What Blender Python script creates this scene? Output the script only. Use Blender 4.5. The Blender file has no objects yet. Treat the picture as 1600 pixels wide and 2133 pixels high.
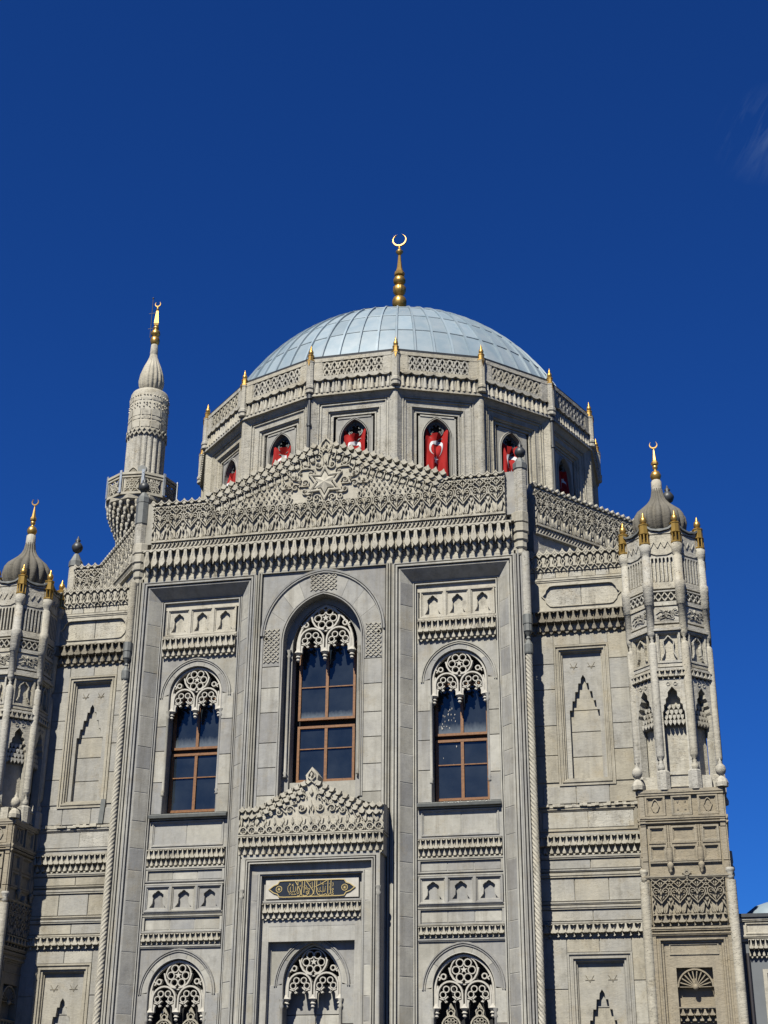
import bpy, math, random
from math import sin, cos, pi, radians, atan2, sqrt
from mathutils import Matrix, Vector, geometry

random.seed(11)
SC = bpy.context.scene
COL = SC.collection

# ------------------------------------------------------------------ camera
F_PX, PITCH, YAW, ROLL, CX, CDIST = 2966.0, 0.42585, -0.22368, 0.00761, 11.02, 40.0
cam_d = bpy.data.cameras.new('camera')
cam = bpy.data.objects.new('camera', cam_d)
COL.objects.link(cam)
fwd = Vector((sin(YAW) * cos(PITCH), cos(YAW) * cos(PITCH), sin(PITCH)))
rt0 = Vector((cos(YAW), -sin(YAW), 0))
up0 = rt0.cross(fwd)
rt = cos(ROLL) * rt0 + sin(ROLL) * up0
up = -sin(ROLL) * rt0 + cos(ROLL) * up0
m = Matrix((rt, up, -fwd)).transposed().to_4x4()
m.translation = Vector((CX, -CDIST, 0.0))
cam.matrix_world = m
cam_d.sensor_fit = 'HORIZONTAL'
cam_d.sensor_width = 36.0
cam_d.lens = F_PX / 1600.0 * 36.0
cam_d.clip_end = 3000.0
SC.camera = cam

# ------------------------------------------------------------------ light
SUN_DIR = Vector((-0.22, -1.0, 1.2)).normalized()      # towards the sun
SUN_EL = math.asin(SUN_DIR.z)
SUN_AZ = atan2(SUN_DIR.x, SUN_DIR.y)
world = bpy.data.worlds.new('World')
SC.world = world
world.use_nodes = True
wn, wl = world.node_tree.nodes, world.node_tree.links
wn.clear()
sky = wn.new('ShaderNodeTexSky')
sky.sky_type = 'NISHITA'
sky.sun_disc = False
sky.sun_elevation = SUN_EL
sky.sun_rotation = SUN_AZ
sky.altitude = 100.0
sky.air_density = 1.0
sky.dust_density = 0.0
sky.ozone_density = 4.0
bg = wn.new('ShaderNodeBackground')
bg.inputs['Strength'].default_value = 0.05
# thin wisps of high cirrus
tc = wn.new('ShaderNodeTexCoord')
mp = wn.new('ShaderNodeMapping')
mp.inputs['Rotation'].default_value = (0.3, 0.9, 0.5)
mp.inputs['Scale'].default_value = (3.0, 20.0, 8.0)
nz = wn.new('ShaderNodeTexNoise')
nz.inputs['Scale'].default_value = 1.0
nz.inputs['Detail'].default_value = 10.0
nz.inputs['Distortion'].default_value = 1.6
nz.inputs['Roughness'].default_value = 0.62
mp2 = wn.new('ShaderNodeMapping')
nz2 = wn.new('ShaderNodeTexNoise')
nz2.inputs['Scale'].default_value = 2.6
nz2.inputs['Detail'].default_value = 2.0
mr = wn.new('ShaderNodeMapRange')
mr.inputs['From Min'].default_value = 0.42
mr.inputs['From Max'].default_value = 0.80
mr2 = wn.new('ShaderNodeMapRange')
mr2.inputs['From Min'].default_value = 0.22
mr2.inputs['From Max'].default_value = 0.48
mul = wn.new('ShaderNodeMath'); mul.operation = 'MULTIPLY'
mul2 = wn.new('ShaderNodeMath'); mul2.operation = 'MULTIPLY'
mul2.inputs[1].default_value = 0.22
mixw = wn.new('ShaderNodeMixRGB')
mixw.inputs['Color2'].default_value = (4.4, 6.2, 7.4, 1)
hs = wn.new('ShaderNodeHueSaturation')
hs.inputs['Saturation'].default_value = 1.0
tint = wn.new('ShaderNodeMixRGB'); tint.blend_type = 'MULTIPLY'
tint.inputs['Fac'].default_value = 1.0
tint.inputs['Color2'].default_value = (.098, .352, .87, 1)      # very clear deep blue air
wout = wn.new('ShaderNodeOutputWorld')
along = (rt * .48 + up * .88).normalized(); across = (rt * .88 - up * .48).normalized()
comb = wn.new('ShaderNodeCombineXYZ')
for k_, (vec_, sc_) in enumerate(((along, 7.0), (across, 46.0))):
    dt_ = wn.new('ShaderNodeVectorMath'); dt_.operation = 'DOT_PRODUCT'
    dt_.inputs[1].default_value = vec_ * sc_
    wl.new(tc.outputs['Generated'], dt_.inputs[0])
    wl.new(dt_.outputs['Value'], comb.inputs[k_])
wl.new(comb.outputs['Vector'], nz.inputs['Vector'])
wl.new(tc.outputs['Generated'], mp2.inputs['Vector'])
wl.new(mp2.outputs['Vector'], nz2.inputs['Vector'])
wl.new(nz.outputs['Fac'], mr.inputs['Value'])
dotn = wn.new('ShaderNodeVectorMath'); dotn.operation = 'DISTANCE'
dotn.inputs[1].default_value = (0.080, 0.784, 0.616)
addn = wn.new('ShaderNodeMath'); addn.operation = 'MULTIPLY_ADD'
addn.inputs[1].default_value = -8.5
wl.new(tc.outputs['Generated'], dotn.inputs[0])
wl.new(dotn.outputs['Value'], addn.inputs[0])
wl.new(nz2.outputs['Fac'], addn.inputs[2])
wl.new(addn.outputs['Value'], mr2.inputs['Value'])
wl.new(mr.outputs['Result'], mul.inputs[0])
wl.new(mr2.outputs['Result'], mul.inputs[1])
wl.new(mul.outputs['Value'], mul2.inputs[0])
wl.new(mul2.outputs['Value'], mixw.inputs['Fac'])
wl.new(sky.outputs['Color'], hs.inputs['Color'])
wl.new(hs.outputs['Color'], tint.inputs['Color1'])
wl.new(tint.outputs['Color'], mixw.inputs['Color1'])
wl.new(mixw.outputs['Color'], bg.inputs['Color'])
wl.new(bg.outputs['Background'], wout.inputs['Surface'])

sun_d = bpy.data.lights.new('sun', 'SUN')
sun_d.energy = 5.0
sun_d.angle = radians(0.53)
sun_d.color = (1.0, 0.96, 0.85)
sun = bpy.data.objects.new('sun', sun_d)
COL.objects.link(sun)
sun.rotation_euler = (-SUN_DIR).to_track_quat('-Z', 'Y').to_euler()
sun.location = (-20, -60, 80)

vs = SC.view_settings
vs.view_transform = 'Standard'
vs.look = 'None'
vs.exposure = 1.02
vs.gamma = 1.0
vs.use_curve_mapping = False
SC.cycles.max_bounces = 5
SC.cycles.diffuse_bounces = 1
SC.cycles.glossy_bounces = 3

# ------------------------------------------------------------------ materials
KA = 0.50      # albedo scale of all surfaces
def new_mat(name):
    mt = bpy.data.materials.new(name)
    mt.use_nodes = True
    nt = mt.node_tree
    return mt, nt.nodes, nt.links, nt.nodes['Principled BSDF']

def stone_mat(name, tones, rough=0.85, bump=0.35, pit=0.5, streak=0.5, objvar=1.0, crust=0.15, grime=0.35):
    mt, n, l, b = new_mat(name)
    b.inputs['Roughness'].default_value = rough
    b.inputs['Specular IOR Level'].default_value = 0.25
    geo = n.new('ShaderNodeNewGeometry')
    oi = n.new('ShaderNodeObjectInfo')
    # tone per block
    ramp = n.new('ShaderNodeValToRGB')
    cr = ramp.color_ramp
    cr.interpolation = 'LINEAR'
    cr.elements[0].position = 0.0
    cr.elements[0].color = (*[KA * c for c in tones[0]], 1)
    cr.elements[1].position = 1.0
    cr.elements[1].color = (*[KA * c for c in tones[-1]], 1)
    for i, t in enumerate(tones[1:-1]):
        e = cr.elements.new((i + 1) / (len(tones) - 1))
        e.color = (*[KA * c for c in t], 1)
    big = n.new('ShaderNodeTexNoise')
    big.inputs['Scale'].default_value = 0.55
    big.inputs['Detail'].default_value = 5
    big.inputs['Roughness'].default_value = 0.65
    l.new(geo.outputs['Position'], big.inputs['Vector'])
    mrb = n.new('ShaderNodeMapRange')
    mrb.inputs['From Min'].default_value = 0.3
    mrb.inputs['From Max'].default_value = 0.7
    l.new(big.outputs['Fac'], mrb.inputs['Value'])
    mx = n.new('ShaderNodeMath'); mx.operation = 'MULTIPLY_ADD'
    l.new(oi.outputs['Random'], mx.inputs[0])
    mx.inputs[1].default_value = 0.62 * objvar
    mm = n.new('ShaderNodeMath'); mm.operation = 'MULTIPLY'
    l.new(mrb.outputs['Result'], mm.inputs[0])
    mm.inputs[1].default_value = 1 - 0.62 * objvar
    l.new(mm.outputs['Value'], mx.inputs[2])
    l.new(mx.outputs['Value'], ramp.inputs['Fac'])
    # mottling
    mid = n.new('ShaderNodeTexNoise')
    mid.inputs['Scale'].default_value = 4.2
    mid.inputs['Detail'].default_value = 9
    mid.inputs['Roughness'].default_value = 0.7
    l.new(geo.outputs['Position'], mid.inputs['Vector'])
    mr1 = n.new('ShaderNodeMapRange')
    mr1.inputs['From Min'].default_value = 0.3
    mr1.inputs['From Max'].default_value = 0.7
    mr1.inputs['To Min'].default_value = 0.86
    mr1.inputs['To Max'].default_value = 1.10
    l.new(mid.outputs['Fac'], mr1.inputs['Value'])
    mulc = n.new('ShaderNodeMixRGB'); mulc.blend_type = 'MULTIPLY'
    mulc.inputs['Fac'].default_value = 1.0
    l.new(ramp.outputs['Color'], mulc.inputs['Color1'])
    l.new(mr1.outputs['Result'], mulc.inputs['Color2'])
    # rain streaks
    sm = n.new('ShaderNodeMapping')
    sm.inputs['Scale'].default_value = (3.4, 3.4, 0.20)
    l.new(geo.outputs['Position'], sm.inputs['Vector'])
    sn = n.new('ShaderNodeTexNoise')
    sn.inputs['Scale'].default_value = 1.0
    sn.inputs['Detail'].default_value = 5
    sn.inputs['Roughness'].default_value = 0.7
    l.new(sm.outputs['Vector'], sn.inputs['Vector'])
    smr = n.new('ShaderNodeMapRange')
    smr.inputs['From Min'].default_value = 0.48
    smr.inputs['From Max'].default_value = 0.78
    smr.inputs['To Max'].default_value = streak
    l.new(sn.outputs['Fac'], smr.inputs['Value'])
    st = n.new('ShaderNodeMixRGB')
    l.new(smr.outputs['Result'], st.inputs['Fac'])
    l.new(mulc.outputs['Color'], st.inputs['Color1'])
    st.inputs['Color2'].default_value = (0.115, 0.105, 0.085, 1)
    # ochre stains and grime
    gn = n.new('ShaderNodeTexNoise')
    gn.inputs['Scale'].default_value = 1.7
    gn.inputs['Detail'].default_value = 8
    gn.inputs['Roughness'].default_value = 0.72
    l.new(geo.outputs['Position'], gn.inputs['Vector'])
    gmr = n.new('ShaderNodeMapRange')
    gmr.inputs['From Min'].default_value = 0.54
    gmr.inputs['From Max'].default_value = 0.74
    gmr.inputs['To Max'].default_value = grime
    l.new(gn.outputs['Fac'], gmr.inputs['Value'])
    gr = n.new('ShaderNodeMixRGB')
    l.new(gmr.outputs['Result'], gr.inputs['Fac'])
    l.new(st.outputs['Color'], gr.inputs['Color1'])
    gr.inputs['Color2'].default_value = (0.21, 0.17, 0.105, 1)
    # pits: small dark holes
    pn = n.new('ShaderNodeTexNoise')
    pn.inputs['Scale'].default_value = 22.0
    pn.inputs['Detail'].default_value = 3
    pn.inputs['Roughness'].default_value = 0.6
    pm = n.new('ShaderNodeMapping')
    pm.inputs['Scale'].default_value = (1.0, 1.0, 1.7)
    l.new(geo.outputs['Position'], pm.inputs['Vector'])
    l.new(pm.outputs['Vector'], pn.inputs['Vector'])
    pmr = n.new('ShaderNodeMapRange')
    pmr.inputs['From Min'].default_value = 0.60
    pmr.inputs['From Max'].default_value = 0.70
    pmr.inputs['To Max'].default_value = pit
    l.new(pn.outputs['Fac'], pmr.inputs['Value'])
    pmask = n.new('ShaderNodeMapRange')
    pmask.inputs['From Min'].default_value = 0.40
    pmask.inputs['From Max'].default_value = 0.62
    l.new(gn.outputs['Fac'], pmask.inputs['Value'])
    pmul = n.new('ShaderNodeMath'); pmul.operation = 'MULTIPLY'
    l.new(pmr.outputs['Result'], pmul.inputs[0])
    l.new(pmask.outputs['Result'], pmul.inputs[1])
    pc = n.new('ShaderNodeMixRGB')
    l.new(pmul.outputs['Value'], pc.inputs['Fac'])
    l.new(gr.outputs['Color'], pc.inputs['Color1'])
    pc.inputs['Color2'].default_value = (0.08, 0.07, 0.055, 1)
    # black crust in patches
    kn = n.new('ShaderNodeTexNoise')
    kn.inputs['Scale'].default_value = 2.3
    kn.inputs['Detail'].default_value = 9
    kn.inputs['Roughness'].default_value = 0.75
    km = n.new('ShaderNodeMapping')
    km.inputs['Location'].default_value = (3.1, 7.7, 1.9)
    km.inputs['Scale'].default_value = (1.0, 1.0, .75)
    l.new(geo.outputs['Position'], km.inputs['Vector'])
    l.new(km.outputs['Vector'], kn.inputs['Vector'])
    kr = n.new('ShaderNodeMapRange')
    kr.inputs['From Min'].default_value = 0.535
    kr.inputs['From Max'].default_value = 0.70
    kr.inputs['To Max'].default_value = crust
    l.new(kn.outputs['Fac'], kr.inputs['Value'])
    kc = n.new('ShaderNodeMixRGB')
    l.new(kr.outputs['Result'], kc.inputs['Fac'])
    l.new(pc.outputs['Color'], kc.inputs['Color1'])
    kc.inputs['Color2'].default_value = (0.075, 0.068, 0.055, 1)
    l.new(kc.outputs['Color'], b.inputs['Base Color'])
    # relief
    bm = n.new('ShaderNodeTexNoise')
    bm.inputs['Scale'].default_value = 8.0
    bm.inputs['Detail'].default_value = 5
    bm.inputs['Roughness'].default_value = 0.65
    bmm = n.new('ShaderNodeMapping')
    bmm.inputs['Scale'].default_value = (0.8, 0.8, 1.8)
    l.new(geo.outputs['Position'], bmm.inputs['Vector'])
    l.new(bmm.outputs['Vector'], bm.inputs['Vector'])
    sub = n.new('ShaderNodeMath'); sub.operation = 'SUBTRACT'
    l.new(bm.outputs['Fac'], sub.inputs[0])
    l.new(pmul.outputs['Value'], sub.inputs[1])
    bp = n.new('ShaderNodeBump')
    bp.inputs['Strength'].default_value = bump
    bp.inputs['Distance'].default_value = 0.03
    l.new(sub.outputs['Value'], bp.inputs['Height'])
    l.new(bp.outputs['Normal'], b.inputs['Normal'])
    return mt

def plain_mat(name, col, rough=0.5, metal=0.0, spec=0.5, noise=0.0, nscale=6.0, bump=0.0, col2=None, objvar=0.0):
    mt, n, l, b = new_mat(name)
    col = tuple(KA * c for c in col)
    if col2: col2 = tuple(KA * c for c in col2)
    b.inputs['Base Color'].default_value = (*col, 1)
    b.inputs['Roughness'].default_value = rough
    b.inputs['Metallic'].default_value = metal
    b.inputs['Specular IOR Level'].default_value = spec
    if noise > 0 or bump > 0:
        geo = n.new('ShaderNodeNewGeometry')
        t = n.new('ShaderNodeTexNoise')
        t.inputs['Scale'].default_value = nscale
        t.inputs['Detail'].default_value = 6
        t.inputs['Roughness'].default_value = 0.65
        l.new(geo.outputs['Position'], t.inputs['Vector'])
        if noise > 0:
            mrn = n.new('ShaderNodeMapRange')
            mrn.inputs['From Min'].default_value = 0.35
            mrn.inputs['From Max'].default_value = 0.68
            l.new(t.outputs['Fac'], mrn.inputs['Value'])
            mixn = n.new('ShaderNodeMixRGB')
            l.new(mrn.outputs['Result'], mixn.inputs['Fac'])
            mixn.inputs['Color1'].default_value = (*col, 1)
            c2 = col2 or tuple(c * (1 - noise) for c in col)
            mixn.inputs['Color2'].default_value = (*c2, 1)
            if objvar:
                oi = n.new('ShaderNodeObjectInfo')
                hv = n.new('ShaderNodeHueSaturation')
                mv = n.new('ShaderNodeMapRange')
                mv.inputs['To Min'].default_value = 1 - objvar
                mv.inputs['To Max'].default_value = 1 + objvar
                l.new(oi.outputs['Random'], mv.inputs['Value'])
                l.new(mv.outputs['Result'], hv.inputs['Value'])
                l.new(mixn.outputs['Color'], hv.inputs['Color'])
                mixn = hv
            l.new(mixn.outputs['Color'], b.inputs['Base Color'])
        if bump > 0:
            bp = n.new('ShaderNodeBump')
            bp.inputs['Strength'].default_value = bump
            bp.inputs['Distance'].default_value = 0.02
            l.new(t.outputs['Fac'], bp.inputs['Height'])
            l.new(bp.outputs['Normal'], b.inputs['Normal'])
    return mt

M_SMOOTH = stone_mat('smooth_limestone', [(.27, .26, .225), (.51, .49, .43), (.36, .36, .355), (.57, .55, .485), (.33, .325, .315), (.62, .60, .535)],
                     bump=0.15, pit=0.5, streak=0.7, grime=0.42, objvar=1.3, crust=.34)
M_CARVED = stone_mat('carved_limestone', [(.50, .465, .37), (.60, .56, .465), (.63, .595, .51)],
                     bump=0.3, pit=0.5, streak=0.6, objvar=0.35, grime=0.55, crust=.85)
M_ROUGH = stone_mat('weathered_limestone', [(.47, .43, .335), (.61, .565, .46), (.54, .52, .465), (.66, .62, .52)],
                    bump=0.7, pit=0.9, streak=0.65, grime=0.55, crust=.62)
M_OUTER = stone_mat('buff_limestone', [(.33, .295, .225), (.51, .47, .38), (.42, .41, .38), (.59, .555, .465)],
                    bump=0.35, pit=0.55, streak=0.6, grime=0.55, crust=.5)
M_TBASE = stone_mat('brown_limestone', [(.34, .285, .20), (.42, .365, .27), (.38, .345, .275)],
                    bump=0.6, pit=0.6, streak=0.6, grime=0.6, crust=.5)
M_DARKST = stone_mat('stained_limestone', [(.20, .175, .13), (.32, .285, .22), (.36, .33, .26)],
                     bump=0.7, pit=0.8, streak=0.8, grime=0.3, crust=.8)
M_ONION = stone_mat('onion_roof_stone', [(.11, .10, .085), (.19, .175, .145), (.23, .21, .175)],
                    bump=0.6, pit=0.6, streak=0.85, objvar=0.3, grime=0.2, crust=.9)
M_WHITE = plain_mat('pale_marble', (.62, .585, .51), 0.6, noise=0.18, nscale=9, bump=0.1)
M_LEAD = plain_mat('dome_lead', (.27, .36, .43), 0.55, metal=0.1, spec=0.35, noise=0.25, nscale=1.6, bump=0.25, col2=(.37, .44, .49), objvar=.14)
M_DLEAD = plain_mat('dark_lead', (.07, .075, .08), 0.5, metal=0.2, noise=0.3, nscale=8)
M_GLEAD = plain_mat('grey_lead', (.20, .21, .20), 0.6, metal=0.1, noise=0.3, nscale=7, bump=0.15)
M_GOLD = plain_mat('gilded_copper', (.80, .50, .14), 0.38, metal=0.8, noise=0.35, nscale=12, col2=(.62, .36, .09))
M_BRASS = plain_mat('gold_paint', (.55, .34, .07), 0.40, metal=0.55, noise=0.2, nscale=12)
M_WOOD = plain_mat('varnished_wood', (.33, .14, .036), 0.45, noise=0.5, nscale=14, bump=0.1)
M_GLASS = plain_mat('window_glass', (.014, .022, .034), 0.09, spec=0.6, noise=0.4, nscale=.9, bump=0.05, col2=(.034, .045, .058))
M_GLASS_D = M_GLASS.copy(); M_GLASS_D.name = 'pale_foot_window_glass'  # glass copy, paler towards the foot of the pane
def pale_foot(mt):
    nt = mt.node_tree; n, l = nt.nodes, nt.links
    b = n['Principled BSDF']
    src = b.inputs['Base Color'].links[0].from_socket
    tcn = n.new('ShaderNodeTexCoord'); sp = n.new('ShaderNodeSeparateXYZ')
    l.new(tcn.outputs['Generated'], sp.inputs['Vector'])
    nn = n.new('ShaderNodeTexNoise'); nn.inputs['Scale'].default_value = 9; nn.inputs['Detail'].default_value = 5
    l.new(tcn.outputs['Generated'], nn.inputs['Vector'])
    ad = n.new('ShaderNodeMath'); ad.operation = 'MULTIPLY_ADD'; ad.inputs[1].default_value = .16
    l.new(nn.outputs['Fac'], ad.inputs[0]); l.new(sp.outputs['Z'], ad.inputs[2])
    mr_ = n.new('ShaderNodeMapRange')
    mr_.inputs['From Min'].default_value = .30; mr_.inputs['From Max'].default_value = .12
    mr_.inputs['To Min'].default_value = 0; mr_.inputs['To Max'].default_value = .75
    l.new(ad.outputs['Value'], mr_.inputs['Value'])
    mx_ = n.new('ShaderNodeMixRGB'); mx_.inputs['Color2'].default_value = (.10, .115, .125, 1)
    l.new(mr_.outputs['Result'], mx_.inputs['Fac']); l.new(src, mx_.inputs['Color1']); l.new(mx_.outputs['Color'], b.inputs['Base Color'])
pale_foot(M_GLASS_D)
M_DARK = plain_mat('dark_interior_and_shade', (.012, .012, .014), 0.9)  # near black, for unlit interiors and painted shade behind tracery
M_RED = plain_mat('red_flag_cloth', (.42, .011, .010), 0.85, spec=0.2, noise=0.15, nscale=5)
M_FWHITE = plain_mat('white_flag_cloth', (.78, .78, .80), 0.8, spec=0.2)
M_PLAQUE = plain_mat('blue_slate_plaque', (.016, .022, .030), 0.35, noise=0.4, nscale=10)
M_GILT = plain_mat('gilt_lettering', (.72, .55, .22), 0.4, metal=0.3, spec=0.5)
M_PLASTER = plain_mat('grey_plaster', (.19, .205, .22), 0.85, noise=0.12, nscale=3)
M_WMETAL = plain_mat('white_metal', (.55, .60, .66), 0.4, metal=0.2, noise=0.15)
M_IRON = plain_mat('dark_iron', (.03, .025, .03), 0.6)
M_PAVE = stone_mat('paving', [(.045, .045, .045), (.065, .065, .06)], bump=0.3)
M_GRILLE = plain_mat('pale_grille', (.56, .51, .40), 0.55, metal=0.1, noise=0.4, nscale=10)

# ------------------------------------------------------------------ mesh building
W = {}      # object -> world matrix
I4 = Matrix.Identity(4)

def frame(ox, oy, phi):
    """local x = along the wall, local -y = out of the wall, z up"""
    U = Vector((cos(phi), sin(phi), 0)); N = Vector((sin(phi), -cos(phi), 0))
    mm = Matrix.Identity(4)
    mm.col[0][:3] = U; mm.col[1][:3] = -N; mm.col[2][:3] = (0, 0, 1)
    mm.translation = (ox, oy, 0)
    return mm

def between(x0, y0, x1, y1):
    return frame((x0 + x1) / 2, (y0 + y1) / 2, atan2(y1 - y0, x1 - x0)), sqrt((x1 - x0) ** 2 + (y1 - y0) ** 2)

def add_obj(o, parent, M):
    COL.objects.link(o)
    if parent is not None:
        o.parent = parent
        o.matrix_parent_inverse = W[parent].inverted()
    o.matrix_basis = M
    W[o] = M.copy()
    return o

def root(name, loc, label, cat, group=None):
    o = bpy.data.objects.new(name, None)
    o.empty_display_size = 0.5
    add_obj(o, None, Matrix.Translation(loc))
    o['label'] = label; o['category'] = cat
    if group: o['group'] = group
    return o

def place(name, mesh, parent, M, label=None):
    o = bpy.data.objects.new(name, mesh)
    if label: o['label'] = label
    return add_obj(o, parent, M)

class MB:
    """points are (u, z, d): along, up, out of the wall"""
    def __init__(s):
        s.v = []; s.f = []; s.sm = []
    def add(s, pts, faces, smooth=False):
        o = len(s.v)
        s.v += [(p[0], -p[2], p[1]) for p in pts]
        s.f += [tuple(i + o for i in f) for f in faces]
        s.sm += [smooth] * len(faces)
        return s
    def box(s, u0, u1, z0, z1, d0, d1):
        p = [(u, z, d) for d in (d0, d1) for z in (z0, z1) for u in (u0, u1)]
        return s.add(p, [(4, 5, 7, 6), (0, 2, 3, 1), (0, 4, 6, 2), (1, 3, 7, 5), (2, 6, 7, 3), (0, 1, 5, 4)])
    def chamfer(s, u0, u1, z0, z1, d0, d1, c=.01):
        p = [(u0, z0, d0), (u1, z0, d0), (u1, z1, d0), (u0, z1, d0),
             (u0, z0, d1 - c), (u1, z0, d1 - c), (u1, z1, d1 - c), (u0, z1, d1 - c),
             (u0 + c, z0 + c, d1), (u1 - c, z0 + c, d1), (u1 - c, z1 - c, d1), (u0 + c, z1 - c, d1)]
        f = [(8, 9, 10, 11)]
        for i in range(4):
            j = (i + 1) % 4
            f += [(i, j, 4 + j, 4 + i), (4 + i, 4 + j, 8 + j, 8 + i)]
        return s.add(p, f)
    def prism(s, poly, d0, d1, taper=1.0, c=None):
        n = len(poly)
        cx = sum(p[0] for p in poly) / n; cz = sum(p[1] for p in poly) / n
        if c: cx, cz = c
        p = [(a, z, d0) for a, z in poly] + [(cx + (a - cx) * taper, cz + (z - cz) * taper, d1) for a, z in poly]
        f = [(i, (i + 1) % n, n + (i + 1) % n, n + i) for i in range(n)]
        tri = geometry.tessellate_polygon([[Vector((q[0], q[1], 0)) for q in p[n:]]])
        f += [tuple(n + i for i in t) for t in tri]
        return s.add(p, f)
    def plate(s, outer, holes, d, t):
        loops = [outer] + holes
        fl = [(a, z, d) for L in loops for a, z in L]
        tri = geometry.tessellate_polygon([[Vector((a, z, 0)) for a, z in L] for L in loops])
        s.add(fl, [tuple(x) for x in tri])
        for L in loops:
            n = len(L)
            p = [(a, z, d) for a, z in L] + [(a, z, d - t) for a, z in L]
            s.add(p, [(i, (i + 1) % n, n + (i + 1) % n, n + i) for i in range(n)])
        return s
    def sweep(s, path, prof, closed=False, side=1, smooth=False):
        n = len(path); ns = []
        for i in range(n):
            a = path[i - 1] if (i > 0 or closed) else None
            b = path[i]
            c = path[(i + 1) % n] if (i < n - 1 or closed) else None
            def nrm(p, q):
                dx, dz = q[0] - p[0], q[1] - p[1]; L = math.hypot(dx, dz) or 1
                return (-dz / L * side, dx / L * side)
            if a is None: m_ = nrm(b, c)
            elif c is None: m_ = nrm(a, b)
            else:
                n0, n1 = nrm(a, b), nrm(b, c)
                k = 1 + n0[0] * n1[0] + n0[1] * n1[1]
                k = max(k, 0.35)
                m_ = ((n0[0] + n1[0]) / k, (n0[1] + n1[1]) / k)
            ns.append(m_)
        k = len(prof)
        p = [(path[i][0] + ns[i][0] * o, path[i][1] + ns[i][1] * o, d) for i in range(n) for o, d in prof]
        f = []
        for i in range(n if closed else n - 1):
            j = (i + 1) % n
            for q in range(k - 1):
                f.append((i * k + q, j * k + q, j * k + q + 1, i * k + q + 1))
        if not closed and k > 2:
            f.append(tuple(range(k))); f.append(tuple((n - 1) * k + q for q in range(k)))
        return s.add(p, f, smooth)
    def ribbon(s, path, w, d0, d1, closed=False, t=.78):
        return s.sweep(path, [(-w / 2, d0), (-w / 2 * t, d1), (w / 2 * t, d1), (w / 2, d0)], closed)
    def ring(s, cx, cz, r, w, d0, d1, n=12):
        return s.ribbon([(cx + r * cos(2 * pi * i / n), cz + r * sin(2 * pi * i / n)) for i in range(n)], w, d0, d1, True)
    def lathe(s, prof, n=16, cx=0, cy=0, lobes=0, amp=0.0, smooth=True, phase=0.0, wave=None):
        """prof: (r, z); vertical axis at local (cx, cy) with cy = outward"""
        rows = len(prof); p = []
        for r, z in prof:
            for i in range(n):
                a = 2 * pi * i / n + phase
                rr = r * (1 + (amp * abs(cos(lobes * a / 2)) - amp if lobes else 0))
                p.append((cx + rr * cos(a), z, cy + rr * sin(a)))
        f = []
        for j in range(rows - 1):
            for i in range(n):
                k = (i + 1) % n
                f.append((j * n + i, j * n + k, (j + 1) * n + k, (j + 1) * n + i))
        s.add(p, f, smooth)
        s.add([p[i] for i in range(n)], [tuple(range(n))])
        s.add([p[(rows - 1) * n + i] for i in range(n)], [tuple(range(n))])
        return s
    def mesh(s, name, mat):
        me = bpy.data.meshes.new(name)
        me.from_pydata(s.v, [], s.f)
        me.polygons.foreach_set('use_smooth', s.sm)
        if mat: me.materials.append(mat)
        me.update()
        return me
    def build(s, name, mat, parent, M=I4, label=None, kind=None):
        o = place(name, s.mesh(name, mat), parent, M, label)
        if kind: o['kind'] = kind
        return o

CACHE = {}
def cached(key, fn):
    if key not in CACHE: CACHE[key] = fn()
    return CACHE[key]

def T(u=0, z=0, d=0): return Matrix.Translation((u, -d, z))

STONES = {'n': 0}
def stone(F, parent, u0, u1, z0, z1, d, t=.08, mat=M_SMOOTH, gap=.009):
    w, h = round(u1 - u0 - 2 * gap, 3), round(z1 - z0 - 2 * gap, 3)
    me = cached(('stone', w, h, t, mat.name), lambda: MB().chamfer(-w / 2, w / 2, -h / 2, h / 2, -t, 0, .009).mesh('stone', mat))
    return place('stone', me, parent, F @ T((u0 + u1) / 2, (z0 + z1) / 2, d + random.uniform(-.003, .004)))

def courses(z0, z1, h=.78, jit=.12):
    n = max(1, round((z1 - z0) / h)); zs = [z0]
    for i in range(1, n): zs.append(z0 + (z1 - z0) * i / n + random.uniform(-jit, jit) * h)
    return zs + [z1]

def ashlar(F, parent, u0, u1, z0, z1, d, h=.78, cols=1, t=.08, mat=M_SMOOTH):
    zs = courses(z0, z1, h)
    for i in range(len(zs) - 1):
        if cols == 1: us = [u0, u1]
        else:
            off = (.5 if i % 2 else 0.12)
            us = [u0] + [u0 + (u1 - u0) * (k + off) / cols for k in range(cols + (1 if i % 2 else 1)) if 0.08 < (k + off) / cols < .93] + [u1]
        for a, b in zip(us, us[1:]): stone(F, parent, a, b, zs[i], zs[i + 1], d, t, mat)

def ogive(a, zs, za, n=10, cx=0.0):
    r = za - zs
    c = (r * r - a * a) / (2 * a)
    R = a + c
    t1 = atan2(r, -c)          # angle of the apex seen from the centre (c,0) of the left arc
    L = [(cx + c + R * cos(pi - (pi - t1) * i / n), zs + R * sin(pi - (pi - t1) * i / n)) for i in range(n + 1)]
    Rr = [(2 * cx - x, z) for x, z in reversed(L[:-1])]
    return L + Rr

def arch_path(a, zb, zs, za, n=10, cx=0.0):
    return [(cx - a, zb)] + ogive(a, zs, za, n, cx) + [(cx + a, zb)]

def rect(u0, u1, z0, z1): return [(u0, z0), (u1, z0), (u1, z1), (u0, z1)]
def upath(u0, u1, zb, zt): return [(u0, zb), (u0, zt), (u1, zt), (u1, zb)]

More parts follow.
